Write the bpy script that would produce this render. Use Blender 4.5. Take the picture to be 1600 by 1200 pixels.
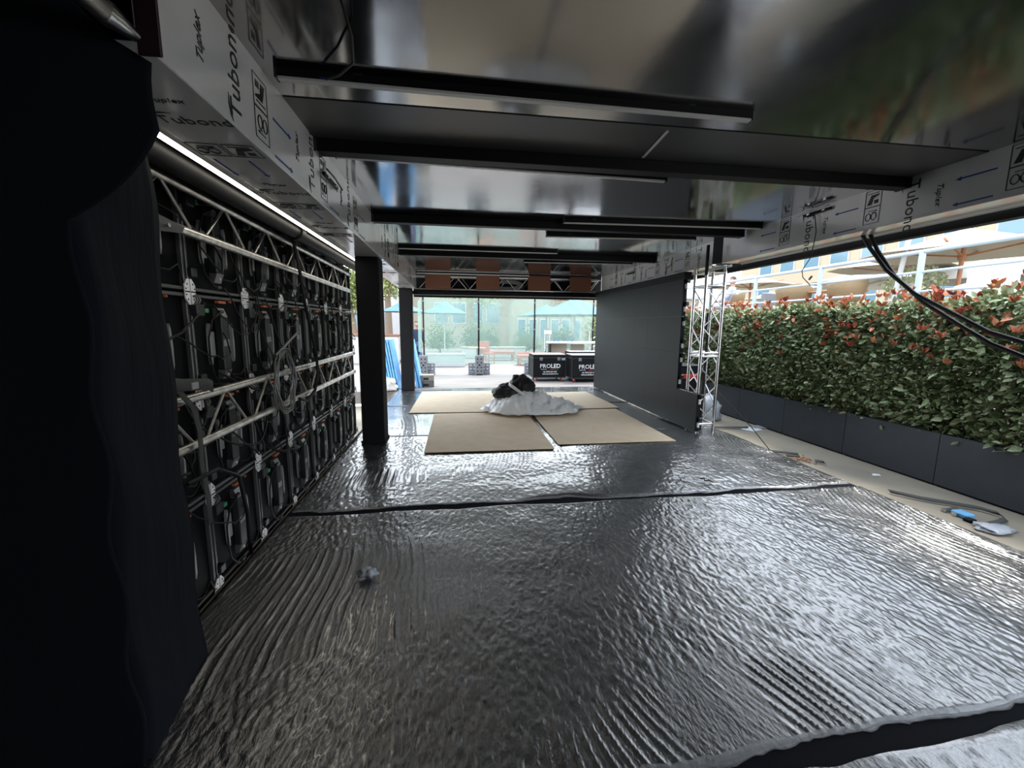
import bpy, math, random
import numpy as np
from mathutils import Vector, Matrix, noise
PI = math.pi
for o in list(bpy.data.objects): bpy.data.objects.remove(o)
SC = bpy.context.scene
COL = SC.collection
random.seed(7); RNG = np.random.RandomState(11)

# ------------------------------------------------------------ camera, sky, sun, exposure
cd = bpy.data.cameras.new('camera'); cam = bpy.data.objects.new('camera', cd); COL.objects.link(cam)
cd.sensor_width = 36; cd.lens = 641 / 1600 * 36; cd.clip_start = .02; cd.clip_end = 500
yw, pt, rl = math.radians(7.8), math.radians(-8.2), math.radians(.5)
F = Vector((math.sin(yw) * math.cos(pt), math.cos(yw) * math.cos(pt), math.sin(pt)))
R = F.cross(Vector((0, 0, 1))).normalized(); U = R.cross(F)
R2 = R * math.cos(rl) + U * math.sin(rl); U2 = -R * math.sin(rl) + U * math.cos(rl)
M = Matrix((R2, U2, -F)).transposed().to_4x4(); M.translation = (0, 0, 1.55)
cam.matrix_world = M; SC.camera = cam
w = bpy.data.worlds.new('sky'); SC.world = w; w.use_nodes = True
nt = w.node_tree; bg = nt.nodes['Background']
tc = nt.nodes.new('ShaderNodeTexCoord'); sx = nt.nodes.new('ShaderNodeSeparateXYZ'); cr = nt.nodes.new('ShaderNodeValToRGB')
nt.links.new(tc.outputs['Generated'], sx.inputs[0]); nt.links.new(sx.outputs['Z'], cr.inputs[0]); nt.links.new(cr.outputs[0], bg.inputs[0])
cr.color_ramp.elements[0].position = 0; cr.color_ramp.elements[0].color = (.94, .97, 1, 1)
cr.color_ramp.elements[1].position = .8; cr.color_ramp.elements[1].color = (.74, .85, 1, 1)
bg.inputs[1].default_value = 1.75
sd = bpy.data.lights.new('sun', 'SUN'); sd.energy = 1.6; sd.angle = math.radians(14); sd.color = (1, .95, .87)
so = bpy.data.objects.new('sun', sd); COL.objects.link(so)
so.rotation_euler = Vector((-.35, -.45, -.9)).to_track_quat('-Z', 'Y').to_euler()
SC.view_settings.view_transform = 'Standard'; SC.view_settings.look = 'None'
SC.view_settings.gamma = 1; SC.view_settings.use_curve_mapping = False; SC.view_settings.exposure = 1.45

# ------------------------------------------------------------ materials
def mat(name, col, rough=.5, metal=0, spec=.5, coat=0, noise_=None, bump=None, emit=None, alpha=None, trans=0, rough_var=None, ior=None):
    m = bpy.data.materials.new(name); m.use_nodes = True; n = m.node_tree.nodes; L = m.node_tree.links
    b = n['Principled BSDF']; b.inputs['Base Color'].default_value = (*col, 1); b.inputs['Roughness'].default_value = rough
    b.inputs['Metallic'].default_value = metal; b.inputs['Specular IOR Level'].default_value = spec
    b.inputs['Coat Weight'].default_value = coat
    if ior: b.inputs['IOR'].default_value = ior
    if trans: b.inputs['Transmission Weight'].default_value = trans
    if alpha is not None: b.inputs['Alpha'].default_value = alpha
    if emit: b.inputs['Emission Color'].default_value = (*emit[0], 1); b.inputs['Emission Strength'].default_value = emit[1]
    t = n.new('ShaderNodeTexCoord')
    def tex(scale, det=5, sc=(1, 1, 1)):
        mp = n.new('ShaderNodeMapping'); mp.inputs['Scale'].default_value = sc; L.new(t.outputs['Object'], mp.inputs[0])
        x = n.new('ShaderNodeTexNoise'); x.inputs['Scale'].default_value = scale; x.inputs['Detail'].default_value = det
        L.new(mp.outputs[0], x.inputs['Vector']); return x
    if noise_:
        col2, scale = noise_[:2]; x = tex(scale, 6, noise_[2] if len(noise_) > 2 else (1, 1, 1))
        r = n.new('ShaderNodeValToRGB'); r.color_ramp.elements[0].position = .35; r.color_ramp.elements[1].position = .68
        r.color_ramp.elements[0].color = (*col, 1); r.color_ramp.elements[1].color = (*col2, 1)
        L.new(x.outputs['Fac'], r.inputs[0]); L.new(r.outputs[0], b.inputs['Base Color'])
    if rough_var:
        x = tex(rough_var[2]); r = n.new('ShaderNodeMapRange'); r.inputs['To Min'].default_value = rough_var[0]; r.inputs['To Max'].default_value = rough_var[1]
        r.inputs['From Min'].default_value = .3; r.inputs['From Max'].default_value = .7
        L.new(x.outputs['Fac'], r.inputs['Value']); L.new(r.outputs[0], b.inputs['Roughness'])
    prev = None
    for (scale, st, dist, *sc) in (bump or []):
        x = tex(scale, 4, sc[0] if sc else (1, 1, 1)); bp = n.new('ShaderNodeBump'); bp.inputs['Strength'].default_value = st; bp.inputs['Distance'].default_value = dist
        L.new(x.outputs['Fac'], bp.inputs['Height'])
        if prev: L.new(prev.outputs[0], bp.inputs['Normal'])
        prev = bp
    if prev: L.new(prev.outputs[0], b.inputs['Normal'])
    return m
K = {}
K['carpet'] = mat('black_carpet', (.012, .013, .016), .95, spec=.1, bump=[(300, .4, .002)])
K['film'] = mat('clear_film', (.045, .047, .05), .22, ior=2.6, coat=1, noise_=((.06, .062, .066), 2.2),
                bump=[(1, .42, .010, (75, 34, 40)), (1, .3, .005, (190, 100, 100)), (3.0, .3, .03)], rough_var=(.13, .28, 3))
K['film'].node_tree.nodes['Principled BSDF'].inputs['Coat Roughness'].default_value = .10
K['film_edge'] = mat('film_edge', (.42, .43, .45), .2, bump=[(60, .8, .006)], alpha=.4)
K['gloss'] = mat('gloss_black_ceiling', (.33, .33, .335), .10, metal=1, bump=[(1.1, .25, .012)], rough_var=(.07, .17, 1.2))
K['matteceil'] = mat('matte_dark_ceiling', (.05, .05, .052), .38, spec=.4, bump=[(1, .1, .002, (3, 200, 3))])
K['black'] = mat('black_metal', (.006, .006, .0065), .55, spec=.2)
K['satinblack'] = mat('satin_black', (.02, .021, .023), .3, spec=.5)
K['fabric'] = mat('navy_black_fabric', (.011, .013, .018), .9, spec=.1, bump=[(1, .5, .03, (1.5, 9, 1.2)), (500, .3, .001)])
K['colfabric'] = mat('column_fabric', (.014, .014, .016), .85, spec=.2, bump=[(6, .2, .01)])
K['clad'] = mat('filmed_aluminium', (.78, .78, .77), .2, metal=.1, spec=.7, coat=.5, noise_=((.70, .705, .71), 3), bump=[(2.5, .12, .01)])
K['print'] = mat('black_print', (.015, .015, .018), .4)
K['blueprint'] = mat('blue_print', (.015, .07, .30), .4)
K['alu'] = mat('truss_aluminium', (.80, .77, .72), .33, metal=1, noise_=((.45, .43, .40), 14), bump=[(60, .2, .001)])
K['alu_l'] = mat('bright_aluminium', (.78, .78, .78), .25, metal=1)
K['strip'] = mat('led_strip', (.9, .88, .82), .3, emit=((1, .93, .80), 2.4))
K['diffuser'] = mat('unlit_diffuser', (.62, .61, .60), .35)
K['shell'] = mat('cabinet_shell', (.004, .0045, .006), .6, spec=.12, bump=[(40, .1, .002)])
K['rail'] = mat('cabinet_rail', (.12, .12, .12), .38, metal=.3)
K['power'] = mat('power_box_grey', (.024, .026, .028), .45, metal=.1)
K['cap'] = mat('grey_cap', (.26, .26, .26), .35, metal=.6)
K['handle'] = mat('grey_handle', (.34, .34, .34), .4)
K['paper'] = mat('grey_sticker', (.28, .285, .29), .6)
K['white'] = mat('white_plastic', (.8, .81, .83), .35)
K['plate'] = mat('white_plate', (.95, .95, .96), .25, emit=None)
K['orange'] = mat('orange_clip', (.55, .16, .06), .5)
K['green'] = mat('green_tab', (.06, .30, .14), .5)
K['red'] = mat('red_plastic', (.6, .03, .02), .4)
K['cable'] = mat('black_cable', (.012, .012, .012), .5, spec=.35)
K['webbing'] = mat('grey_webbing', (.07, .07, .065), .8)
K['screen'] = mat('screen_face', (.012, .013, .015), .5, spec=.3, bump=[(400, .3, .0006)])
K['brown'] = mat('brown_board', (.80, .64, .455), .7, spec=.3, noise_=((.86, .71, .52), 5), bump=[(30, .05, .002)])
K['rust'] = mat('brown_card', (.20, .085, .052), .8, noise_=((.24, .105, .065), 20, (1, 1, 8)))
K['plastic'] = mat('white_sheet', (.93, .94, .94), .35, coat=.2, bump=[(14, .5, .02)])
K['velvet'] = mat('black_cloth', (.010, .010, .011), .5, spec=.5, bump=[(12, .5, .02)])
K['concrete'] = mat('concrete', (.32, .28, .21), .85, noise_=((.22, .195, .155), 1.6), bump=[(25, .25, .006)])
K['paving'] = mat('far_paving', (.25, .225, .21), .8, noise_=((.18, .158, .146), 2.2, (.5, 2.5, 1)), bump=[(18, .3, .006)])
K['soil'] = mat('soil', (.03, .022, .015), .95, bump=[(30, .8, .02)])
K['planter'] = mat('anthracite_planter', (.055, .066, .082), .42, spec=.4, noise_=((.062, .073, .088), 6), bump=[(3, .05, .005)])
def leafmat(name, c1, c2, rough=.38):
    m = mat(name, c1, rough, spec=.35, noise_=(c2, 7)); b = m.node_tree.nodes['Principled BSDF']
    return m
K['leaf'] = leafmat('green_leaf', (.13, .19, .085), (.32, .38, .20))
K['leaf2'] = leafmat('pale_leaf', (.24, .30, .15), (.42, .45, .28))
K['redleaf'] = leafmat('red_leaf', (.36, .055, .045), (.56, .26, .11))
K['stem'] = mat('stem', (.10, .06, .04), .8)
K['bark'] = mat('bark', (.22, .16, .12), .9, bump=[(14, .8, .03)])
K['treeleaf'] = leafmat('tree_leaf', (.14, .19, .05), (.30, .33, .11), .6)
K['dkleaf'] = leafmat('shrub_leaf', (.06, .13, .06), (.12, .2, .09), .6)
K['dryleaf'] = leafmat('dry_leaf', (.35, .15, .07), (.45, .24, .12), .7)
K['railing'] = mat('pale_blue_railing', (.36, .43, .52), .35)
K['cream'] = mat('cream_canvas', (.44, .41, .35), .8)
K['whitecanvas'] = mat('white_canvas', (.50, .485, .465), .8)
K['teal'] = mat('teal_canvas', (.05, .13, .155), .7)
K['wood'] = mat('reddish_wood', (.36, .15, .07), .5, noise_=((.45, .20, .10), 20, (1, 1, .2)))
K['wicker'] = mat('wicker', (.25, .17, .09), .7, bump=[(90, .8, .01)])
K['stone'] = mat('cream_render', (.36, .32, .255), .85, bump=[(20, .1, .01)])
K['facade'] = mat('beige_facade', (.42, .34, .24), .85)
K['whitewall'] = mat('white_wall', (.46, .46, .46), .8)
K['glass'] = mat('window_glass', (.10, .20, .26), .1, spec=.8)
K['blueboard'] = mat('blue_foam', (.13, .42, .78), .45, coat=.3, noise_=((.22, .52, .86), 9), bump=[(8, .3, .02)])
K['block'] = mat('grey_recycled_plastic', (.17, .17, .18), .7, bump=[(30, .3, .01)])
K['blockc'] = mat('concrete_block', (.33, .31, .25), .85, bump=[(40, .3, .006)])
K['case'] = mat('case_black', (.007, .008, .010), .5, spec=.2)
K['navy'] = mat('navy_shirt', (.02, .03, .07), .9)
K['jeans'] = mat('blue_jeans', (.07, .14, .30), .9)
K['shirt'] = mat('pale_shirt', (.36, .38, .48), .85)
K['skin'] = mat('skin', (.34, .19, .13), .55)
K['hair'] = mat('dark_hair', (.05, .03, .02), .7)
K['cushion'] = mat('red_cushion', (.45, .10, .08), .8)
K['grass'] = mat('lawn', (.22, .36, .14), .9, bump=[(60, .6, .02)])
K['hole'] = mat('hole_black', (.02, .02, .02), .9)
K['purple'] = mat('dark_red_plate', (.03, .012, .018), .3, spec=.5)
def netmat():
    m = bpy.data.materials.new('debris_net'); m.use_nodes = True; n = m.node_tree.nodes; L = m.node_tree.links
    out = n['Material Output']; n.remove(n['Principled BSDF'])
    tr = n.new('ShaderNodeBsdfTransparent'); tr.inputs[0].default_value = (.86, .97, .93, 1)
    df = n.new('ShaderNodeBsdfDiffuse'); df.inputs[0].default_value = (.36, .48, .43, 1)
    tl = n.new('ShaderNodeBsdfTranslucent'); tl.inputs[0].default_value = (.36, .49, .44, 1)
    a = n.new('ShaderNodeMixShader'); a.inputs[0].default_value = .5; L.new(df.outputs[0], a.inputs[1]); L.new(tl.outputs[0], a.inputs[2])
    b = n.new('ShaderNodeMixShader'); t = n.new('ShaderNodeTexCoord'); x = n.new('ShaderNodeTexNoise'); x.inputs['Scale'].default_value = 1.3; L.new(t.outputs['Object'], x.inputs['Vector'])
    r = n.new('ShaderNodeMapRange'); r.inputs['To Min'].default_value = .32; r.inputs['To Max'].default_value = .52; L.new(x.outputs['Fac'], r.inputs['Value']); L.new(r.outputs[0], b.inputs[0])
    L.new(tr.outputs[0], b.inputs[1]); L.new(a.outputs[0], b.inputs[2]); L.new(b.outputs[0], out.inputs[0]); return m
K['net'] = netmat()

# ------------------------------------------------------------ helpers
class MB:
    def __init__(s): s.v = []; s.f = []; s.sm = []
    def add(s, vs, fs, smooth=False):
        o = len(s.v); s.v += [tuple(v) for v in vs]; s.f += [tuple(i + o for i in f) for f in fs]; s.sm += [smooth] * len(fs); return s
    def box(s, a, b, bev=0.0):
        x0, x1 = sorted((a[0], b[0])); y0, y1 = sorted((a[1], b[1])); z0, z1 = sorted((a[2], b[2]))
        if bev <= 0:
            v = [(x, y, z) for x in (x0, x1) for y in (y0, y1) for z in (z0, z1)]
            return s.add(v, [(0, 1, 3, 2), (4, 6, 7, 5), (0, 4, 5, 1), (2, 3, 7, 6), (0, 2, 6, 4), (1, 5, 7, 3)])
        c = Vector(((x0 + x1) / 2, (y0 + y1) / 2, (z0 + z1) / 2)); h = Vector(((x1 - x0) / 2, (y1 - y0) / 2, (z1 - z0) / 2)); e = min(bev, *(t * .9 for t in h))
        v = []; idx = {}
        for sx_ in (-1, 1):
            for sy in (-1, 1):
                for sz in (-1, 1):
                    for ax in range(3):
                        q = [sx_ * h.x, sy * h.y, sz * h.z]; sg = (sx_, sy, sz)
                        for k in range(3):
                            if k != ax: q[k] -= sg[k] * e
                        idx[(sg, ax)] = len(v); v.append((c.x + q[0], c.y + q[1], c.z + q[2]))
        f = []
        for ax in range(3):
            o1, o2 = [k for k in range(3) if k != ax]
            for sg in (-1, 1):
                q = []
                for (a1, a2) in ((-1, -1), (1, -1), (1, 1), (-1, 1)):
                    t = [0, 0, 0]; t[ax] = sg; t[o1] = a1; t[o2] = a2; q.append(idx[(tuple(t), ax)])
                f.append(q)
            for a1 in (-1, 1):
                for a2 in (-1, 1):
                    t0 = [0, 0, 0]; t1 = [0, 0, 0]; t0[ax] = -1; t1[ax] = 1
                    for t in (t0, t1): t[o1] = a1; t[o2] = a2
                    f.append((idx[(tuple(t0), o1)], idx[(tuple(t1), o1)], idx[(tuple(t1), o2)], idx[(tuple(t0), o2)]))
        for sx_ in (-1, 1):
            for sy in (-1, 1):
                for sz in (-1, 1): f.append(tuple(idx[((sx_, sy, sz), a)] for a in range(3)))
        return s.add(v, f)
    def tube(s, pts, r, n=8, caps=True, smooth=True):
        pts = [Vector(p) for p in pts]; m = len(pts); rr = r if isinstance(r, (list, tuple)) else [r] * m
        d0 = (pts[1] - pts[0]).normalized(); up = Vector((0, 0, 1)) if abs(d0.z) < .9 else Vector((1, 0, 0)); nx = d0.cross(up).normalized()
        v = []; f = []
        for i, p in enumerate(pts):
            d = (pts[min(i + 1, m - 1)] - pts[max(i - 1, 0)]).normalized()
            nx = (nx - d * nx.dot(d)).normalized(); ny = d.cross(nx)
            for k in range(n):
                a = 2 * PI * k / n; v.append(p + (nx * math.cos(a) + ny * math.sin(a)) * rr[i])
        for i in range(m - 1):
            for k in range(n): f.append((i * n + k, i * n + (k + 1) % n, (i + 1) * n + (k + 1) % n, (i + 1) * n + k))
        s.add(v, f, smooth)
        if caps: s.add(v[:n], [tuple(range(n))[::-1]]); s.add(v[-n:], [tuple(range(n))])
        return s
    def bar(s, a, b, wd, ht=None):
        a = Vector(a); b = Vector(b); d = (b - a).normalized(); up = Vector((0, 0, 1)) if abs(d.z) < .9 else Vector((1, 0, 0))
        x = d.cross(up).normalized() * wd / 2; y = x.normalized().cross(d) * (ht or wd) / 2
        v = [p + q for p in (a, b) for q in (-x - y, x - y, x + y, -x + y)]
        return s.add(v, [(0, 3, 2, 1), (4, 5, 6, 7), (0, 1, 5, 4), (1, 2, 6, 5), (2, 3, 7, 6), (3, 0, 4, 7)])
    def prism(s, poly, a, b, ax=2):
        n = len(poly)
        def P(q, t): l = list(q); l.insert(ax, t); return tuple(l)
        v = [P(q, a) for q in poly] + [P(q, b) for q in poly]
        return s.add(v, [tuple(range(n)), tuple(range(2 * n - 1, n - 1, -1))] + [(i, i + n, (i + 1) % n + n, (i + 1) % n) for i in range(n)])
    def ribbon(s, pts, wd, side=(0, 0, 1), th=.002):
        sd_ = Vector(side); v = []; f = []
        for p in pts:
            p = Vector(p); v += [p - sd_ * wd / 2, p + sd_ * wd / 2]
        n = len(pts)
        for i in range(n - 1): f.append((2 * i, 2 * i + 1, 2 * i + 3, 2 * i + 2))
        return s.add(v, f, True)
    def build(s, name, m, parent=None, solid=0):
        me = bpy.data.meshes.new(name); me.from_pydata(s.v, [], s.f); me.update()
        me.polygons.foreach_set('use_smooth', s.sm); me.materials.append(K[m] if isinstance(m, str) else m)
        o = bpy.data.objects.new(name, me); COL.objects.link(o)
        if parent: o.parent = parent
        if solid: md = o.modifiers.new('t', 'SOLIDIFY'); md.thickness = solid
        return o
LABELS = set()
def tag(o, label=None, cat=None, group=None, kind=None):
    if label: o['label'] = label
    if cat: o['category'] = cat
    if group: o['group'] = group
    if kind: o['kind'] = kind
    return o
def thing(name, label, cat, loc=(0, 0, 0), rz=0, group=None):
    o = bpy.data.objects.new(name, None); COL.objects.link(o); o.location = loc; o.rotation_euler = (0, 0, rz); o.empty_display_size = .1
    return tag(o, label, cat, group)
def copy_tree(o, parent=None):
    c = o.copy(); COL.objects.link(c)
    if parent: c.parent = parent; c.matrix_parent_inverse = o.matrix_parent_inverse.copy()
    for ch in list(KIDS.get(o.name, [])) or [x for x in bpy.data.objects if x.parent == o]: copy_tree(ch, c)
    return c
KIDS = {}
def struct(name, mb, m): return tag(mb.build(name, m), kind='structure')
def place_mesh(me, name, parent, mtx, m=None):
    o = bpy.data.objects.new(name, me); COL.objects.link(o); o.parent = parent; o.matrix_local = mtx; return o
_tc = {}
def text_mesh(s, size, m, bold=0, shear=0, sp=1):
    k = (s, size, m, bold, shear)
    if k in _tc: return _tc[k]
    cu = bpy.data.curves.new('lettering', 'FONT'); cu.body = s; cu.size = size; cu.extrude = .0012; cu.offset = bold; cu.shear = shear; cu.resolution_u = 2; cu.space_character = sp
    o = bpy.data.objects.new('lettering_tmp', cu); COL.objects.link(o); bpy.context.view_layer.update()
    me = bpy.data.meshes.new_from_object(o.evaluated_get(bpy.context.evaluated_depsgraph_get())); me.name = 'lettering'
    bpy.data.objects.remove(o); me.materials.clear(); me.materials.append(K[m]); _tc[k] = me; return me
def frame_mtx(o, x, y):   # local x -> x, local y -> y
    x = Vector(x).normalized(); y = Vector(y).normalized(); z = x.cross(y); m = Matrix((x, y, z)).transposed().to_4x4(); m.translation = Vector(o); return m
ORD = ['first', 'second', 'third', 'fourth', 'fifth', 'sixth', 'seventh', 'eighth', 'ninth', 'tenth', 'eleventh', 'twelfth']
def sag(a, b, d, n=14, jit=0, rnd=random):
    a = Vector(a); b = Vector(b); o = []
    for i in range(n + 1):
        t = i / n; p = a.lerp(b, t); p.z -= d * 4 * t * (1 - t)
        if jit and 0 < i < n: p += Vector((rnd.uniform(-jit, jit) * .4, rnd.uniform(-jit, jit), rnd.uniform(-jit, jit)))
        o.append(p)
    return o

# ------------------------------------------------------------ ground, deck, film
GZ = -.12
struct('ground', MB().box((-1.5, -6, GZ - .3), (40, 10.4, GZ)), 'concrete')
struct('ground_far', MB().box((-30, 10.4, GZ - .3), (40, 60, GZ)), 'paving')
struct('ground_left', MB().box((-30, -6, GZ - .9), (-1.5, 10.4, GZ - .36)), 'concrete')
struct('floor', MB().box((-1.38, -2, -.12), (3.92, 10.05, 0)), 'carpet')
def fbm(x, y, s, sd_=0):
    """cheap smooth value noise on arrays"""
    r = np.random.RandomState(sd_ + 100); g = r.rand(64, 64)
    X = x * s + 1000; Y = y * s + 1000; xi = np.floor(X).astype(int); yi = np.floor(Y).astype(int); fx = X - xi; fy = Y - yi
    fx = fx * fx * (3 - 2 * fx); fy = fy * fy * (3 - 2 * fy); G = lambda i, j: g[i % 64, j % 64]
    return (G(xi, yi) * (1 - fx) + G(xi + 1, yi) * fx) * (1 - fy) + (G(xi, yi + 1) * (1 - fx) + G(xi + 1, yi + 1) * fx) * fy
def film(y0f, y1f, dx, dy, label, seed, amp=1.0):
    xs = np.arange(-1.36, 3.93, dx); ny = int((y1f(0) - y0f(0)) / dy); ts = np.linspace(0, 1, ny)
    X, T = np.meshgrid(xs, ts, indexing='ij'); rag = lambda s, k: (fbm(X, X * 0, 2.2, s) - .5) * .07 + (fbm(X, X * 0, 9, s + 1) - .5) * .025
    Y0 = y0f(X) + rag(seed, 0); Y1 = y1f(X) + rag(seed + 3, 1) * .5
    Y = Y0 + (Y1 - Y0) * T; X = X + (X > 3.8) * (fbm(Y, Y * 0, 3, seed + 9) - .5) * .10
    wx = fbm(X, Y, 1.1, seed + 5); warp = .22 * np.where(X > .3, (Y - y0f(X) - .6) ** 2, -.6 * (Y - y0f(X) - .6)) + (wx - .5) * .5
    ph = X - warp; lam = .052
    rid = (1 - np.abs(np.sin(PI * ph / lam))) ** 4
    rid2 = (1 - np.abs(np.sin(PI * (ph + .3 * (fbm(X, Y, 6, 3) - .5) * .1) / (lam * .55)))) ** 2
    band = fbm(X * .45 + .2, Y * 1.25 - X * .18, 1.5, seed + 2); mask = np.clip((band - .47) * 6, 0, 1)
    brk = np.clip(fbm(X * 9, Y * 2.2, 1, seed + 8) * 1.7 - .25, 0, 1)
    hump = (fbm(X * .6, Y, 1.4, seed + 4) - .5) * .026 + (fbm(X, Y, 4, seed + 6) - .5) * .008
    fine = (fbm(X * 62 + Y * 8, Y * 22, 1, seed + 7) - .5) * .0042 * (1.15 - mask) + (fbm(X * 85 - Y * 20, Y * 48, 1, seed + 17) - .5) * .0030 * (1.25 - mask)
    Z = .012 + np.maximum(hump, -.008) + amp * (mask * (rid * .0115 * brk + rid2 * .0018) + fine)
    e = np.minimum(np.minimum(X + 1.36, 3.93 - X), np.minimum(Y - Y0, Y1 - Y)); Z = np.where(e < .03, np.minimum(Z, .004 + e * .4 + np.abs(fine)), Z); Z = np.maximum(Z, .002)
    if seed > 3: Z = Z * .45
    n, m_ = X.shape; co = np.stack([X, Y, Z], -1).reshape(-1, 3).astype(np.float32)
    i, j = np.meshgrid(np.arange(n - 1), np.arange(m_ - 1), indexing='ij'); a = (i * m_ + j).ravel(); q = np.stack([a, a + m_, a + m_ + 1, a + 1], -1).astype(np.int32)
    me = bpy.data.meshes.new('protective_film'); me.vertices.add(len(co)); me.vertices.foreach_set('co', co.ravel()); me.loops.add(q.size); me.loops.foreach_set('vertex_index', q.ravel())
    me.polygons.add(len(q)); me.polygons.foreach_set('loop_start', np.arange(0, q.size, 4, dtype=np.int32)); me.polygons.foreach_set('use_smooth', np.ones(len(q), bool)); me.update(calc_edges=True)
    me.materials.append(K['film']); t = thing('protective_film', label, 'plastic film')
    o = bpy.data.objects.new('film_sheet', me); COL.objects.link(o); o.parent = t
    # crumpled rolled edge facing the camera
    r = np.random.RandomState(seed); v = []; f = []; ex = np.arange(-1.34, 3.9, .03); K_ = 6
    for ii, x in enumerate(ex):
        k = np.argmin(abs(xs - x)); yy = Y0[k, 0]; rad = .010 + .012 * fbm(np.array([x]), np.array([0.]), 3, seed + 21)[0]
        for kk in range(K_):
            a_ = 2 * PI * kk / K_; j_ = r.uniform(.6, 1.3); v.append((x, yy + math.cos(a_) * rad * 1.3 * j_, .004 + rad * .35 + math.sin(a_) * rad * .4 * j_))
    for ii in range(len(ex) - 1):
        for kk in range(K_): f.append((ii * K_ + kk, ii * K_ + (kk + 1) % K_, (ii + 1) * K_ + (kk + 1) % K_, (ii + 1) * K_ + kk))
    MB().add(v, f, True).build('rolled_edge', 'film_edge', t)
film(lambda x: .1 + x * 0, lambda x: 1.02 + .055 * x, .02, .02, 'strip of clear protective film nearest the camera, below the wide black gap', 1)
film(lambda x: 1.145 + .04 * x, lambda x: 3.33 + x * .004, .0075, .0095, 'large foreground sheet of wrinkled clear film with combed ridges on black deck', 2)
film(lambda x: 3.41 + x * .004, lambda x: 5.66 + x * .0, .012, .014, 'middle sheet of crinkled clear film, between narrow black gap and brown boards', 3)
film(lambda x: 5.70 + x * 0, lambda x: 7.84 + x * 0, .016, .02, 'film sheet lying under the nearer brown boards beside the black column', 4)
film(lambda x: 7.89 + x * 0, lambda x: 10.02 + x * 0, .018, .025, 'farthest film sheet, running to the open end of the deck', 5)

# brown boards
def board(x0, x1, y0, y1, rz, label, z=.05):
    t = MB().box((-(x1 - x0) / 2, -(y1 - y0) / 2, 0), ((x1 - x0) / 2, (y1 - y0) / 2, .006), .002).build('floor_board', 'brown')
    t.location = ((x0 + x1) / 2, (y0 + y1) / 2, z); t.rotation_euler = (0, 0, rz); tag(t, label, 'board'); return t
board(-.39, 1.22, 4.85, 7.05, -.006, 'large tan board nearest the camera, left of the narrow white slit', .018)
board(1.30, 2.93, 5.02, 7.16, .0, 'large tan board right of the narrow white slit, beside the black screen', .0185)
board(-.80, .98, 7.12, 9.42, -.02, 'far left tan board behind the crumpled white plastic', .019)
board(1.30, 3.02, 7.22, 9.10, .03, 'far right tan board behind the heap, beside the black screen', .0195)
tag(MB().box((-.95, 9.50, .035), (-.10, 9.60, .05), .003).build('floor_strip', 'block'), 'thin grey strip lying at the far end of the deck by column', 'strip')

# ------------------------------------------------------------ ceiling
CZ = 2.74
struct('ceiling', MB().box((-1.95, -2.1, CZ + .05), (4.0, 10.3, CZ + .12)), 'black')
struct('sky_leak_cover', MB().box((-1.92, 1.4, 2.56), (-1.26, 7.5, 2.60)), 'black')  # cover added to keep sky light from leaking in over the display wall
struct('back_light_blocker', MB().box((-1.9, -2.1, -.12), (4.0, -2.0, 2.79)), 'fabric')  # unseen dark backdrop added behind the camera to cut light from behind
ct = tag(bpy.data.objects.new('ceiling_lining', None), kind='structure'); COL.objects.link(ct)
for a, b, m in ((-2.0, .95, 'gloss'), (.953, 2.50, 'gloss'), (2.52, 3.2, 'matteceil'), (3.2, 4.72, 'gloss'), (4.725, 7.0, 'gloss'), (7.005, 10.0, 'gloss')):
    MB().box((-.92, a, CZ), (3.62, b, CZ + .05 if m == 'gloss' else CZ + .05)).build('ceiling_panel', m, ct)
MB().bar((1.30, 2.56, CZ - .004), (1.33, 2.96, CZ - .004), .02, .008).build('ceiling_joint', 'diffuser', ct)
for y, x0, x1, zb, lab in ((3.0, -.9, 3.6, 2.66, 'black roof crossbeam nearest the camera, under the dark ceiling'),
                       (4.85, -.9, 3.55, 2.655, 'black roof crossbeam second from the camera'),
                       (7.0, -.9, 3.5, 2.65, 'black roof crossbeam farthest from the camera, before the cardboard-covered truss')):
    t = thing('roof_beam', lab, 'beam'); MB().box((x0, y, zb), (x1, y + .10, CZ), .004).build('beam', 'black', t)
    MB().box((x1 - .02, y - .006, zb - .004), (x1, y + .106, CZ - .002)).build('end_plate', 'satinblack', t); MB().box((x0, y - .006, zb - .004), (x0 + .02, y + .106, CZ - .002)).build('end_plate', 'satinblack', t)
def light_bar(x0, x1, y0, y1, label):
    t = thing('light_bar', label, 'light bar'); z = 2.70
    MB().bar((x0, y0, z + .022), (x1, y1, z + .022), .045, .036).build('housing', 'black', t)
    MB().bar((x0 + .01, y0 - .004, z), (x1 - .01, y1 - .004, z), .030, .014).build('diffuser', 'diffuser', t)
    for x, y in ((x0, y0), (x1, y1)): MB().bar((x - .004, y, z + .018), (x + .008, y, z + .018), .048, .046).build('end_cap', 'satinblack', t)
    for k in (.15, .85): MB().box((x0 + (x1 - x0) * k - .02, (y0 + (y1 - y0) * k) - .03, z + .036), (x0 + (x1 - x0) * k + .02, (y0 + (y1 - y0) * k) + .03, CZ)).build('clip', 'satinblack', t)
light_bar(-.83, 1.66, 2.27, 2.30, 'long unlit light bar on ceiling nearest the camera')
light_bar(-.82, 1.68, 3.20, 3.30, 'long unlit light bar just behind the nearest black crossbeam')
light_bar(1.22, 3.58, 4.74, 4.62, 'unlit light bar on right half of ceiling just before the second crossbeam')
light_bar(1.19, 3.20, 5.50, 5.36, 'unlit light bar on right half of ceiling just behind second crossbeam')
light_bar(-.86, 1.64, 6.72, 6.72, 'unlit light bar on left half of ceiling before the farthest crossbeam')
light_bar(1.26, 3.3, 7.75, 7.60, 'unlit light bar on right half of ceiling behind the farthest crossbeam')
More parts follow.
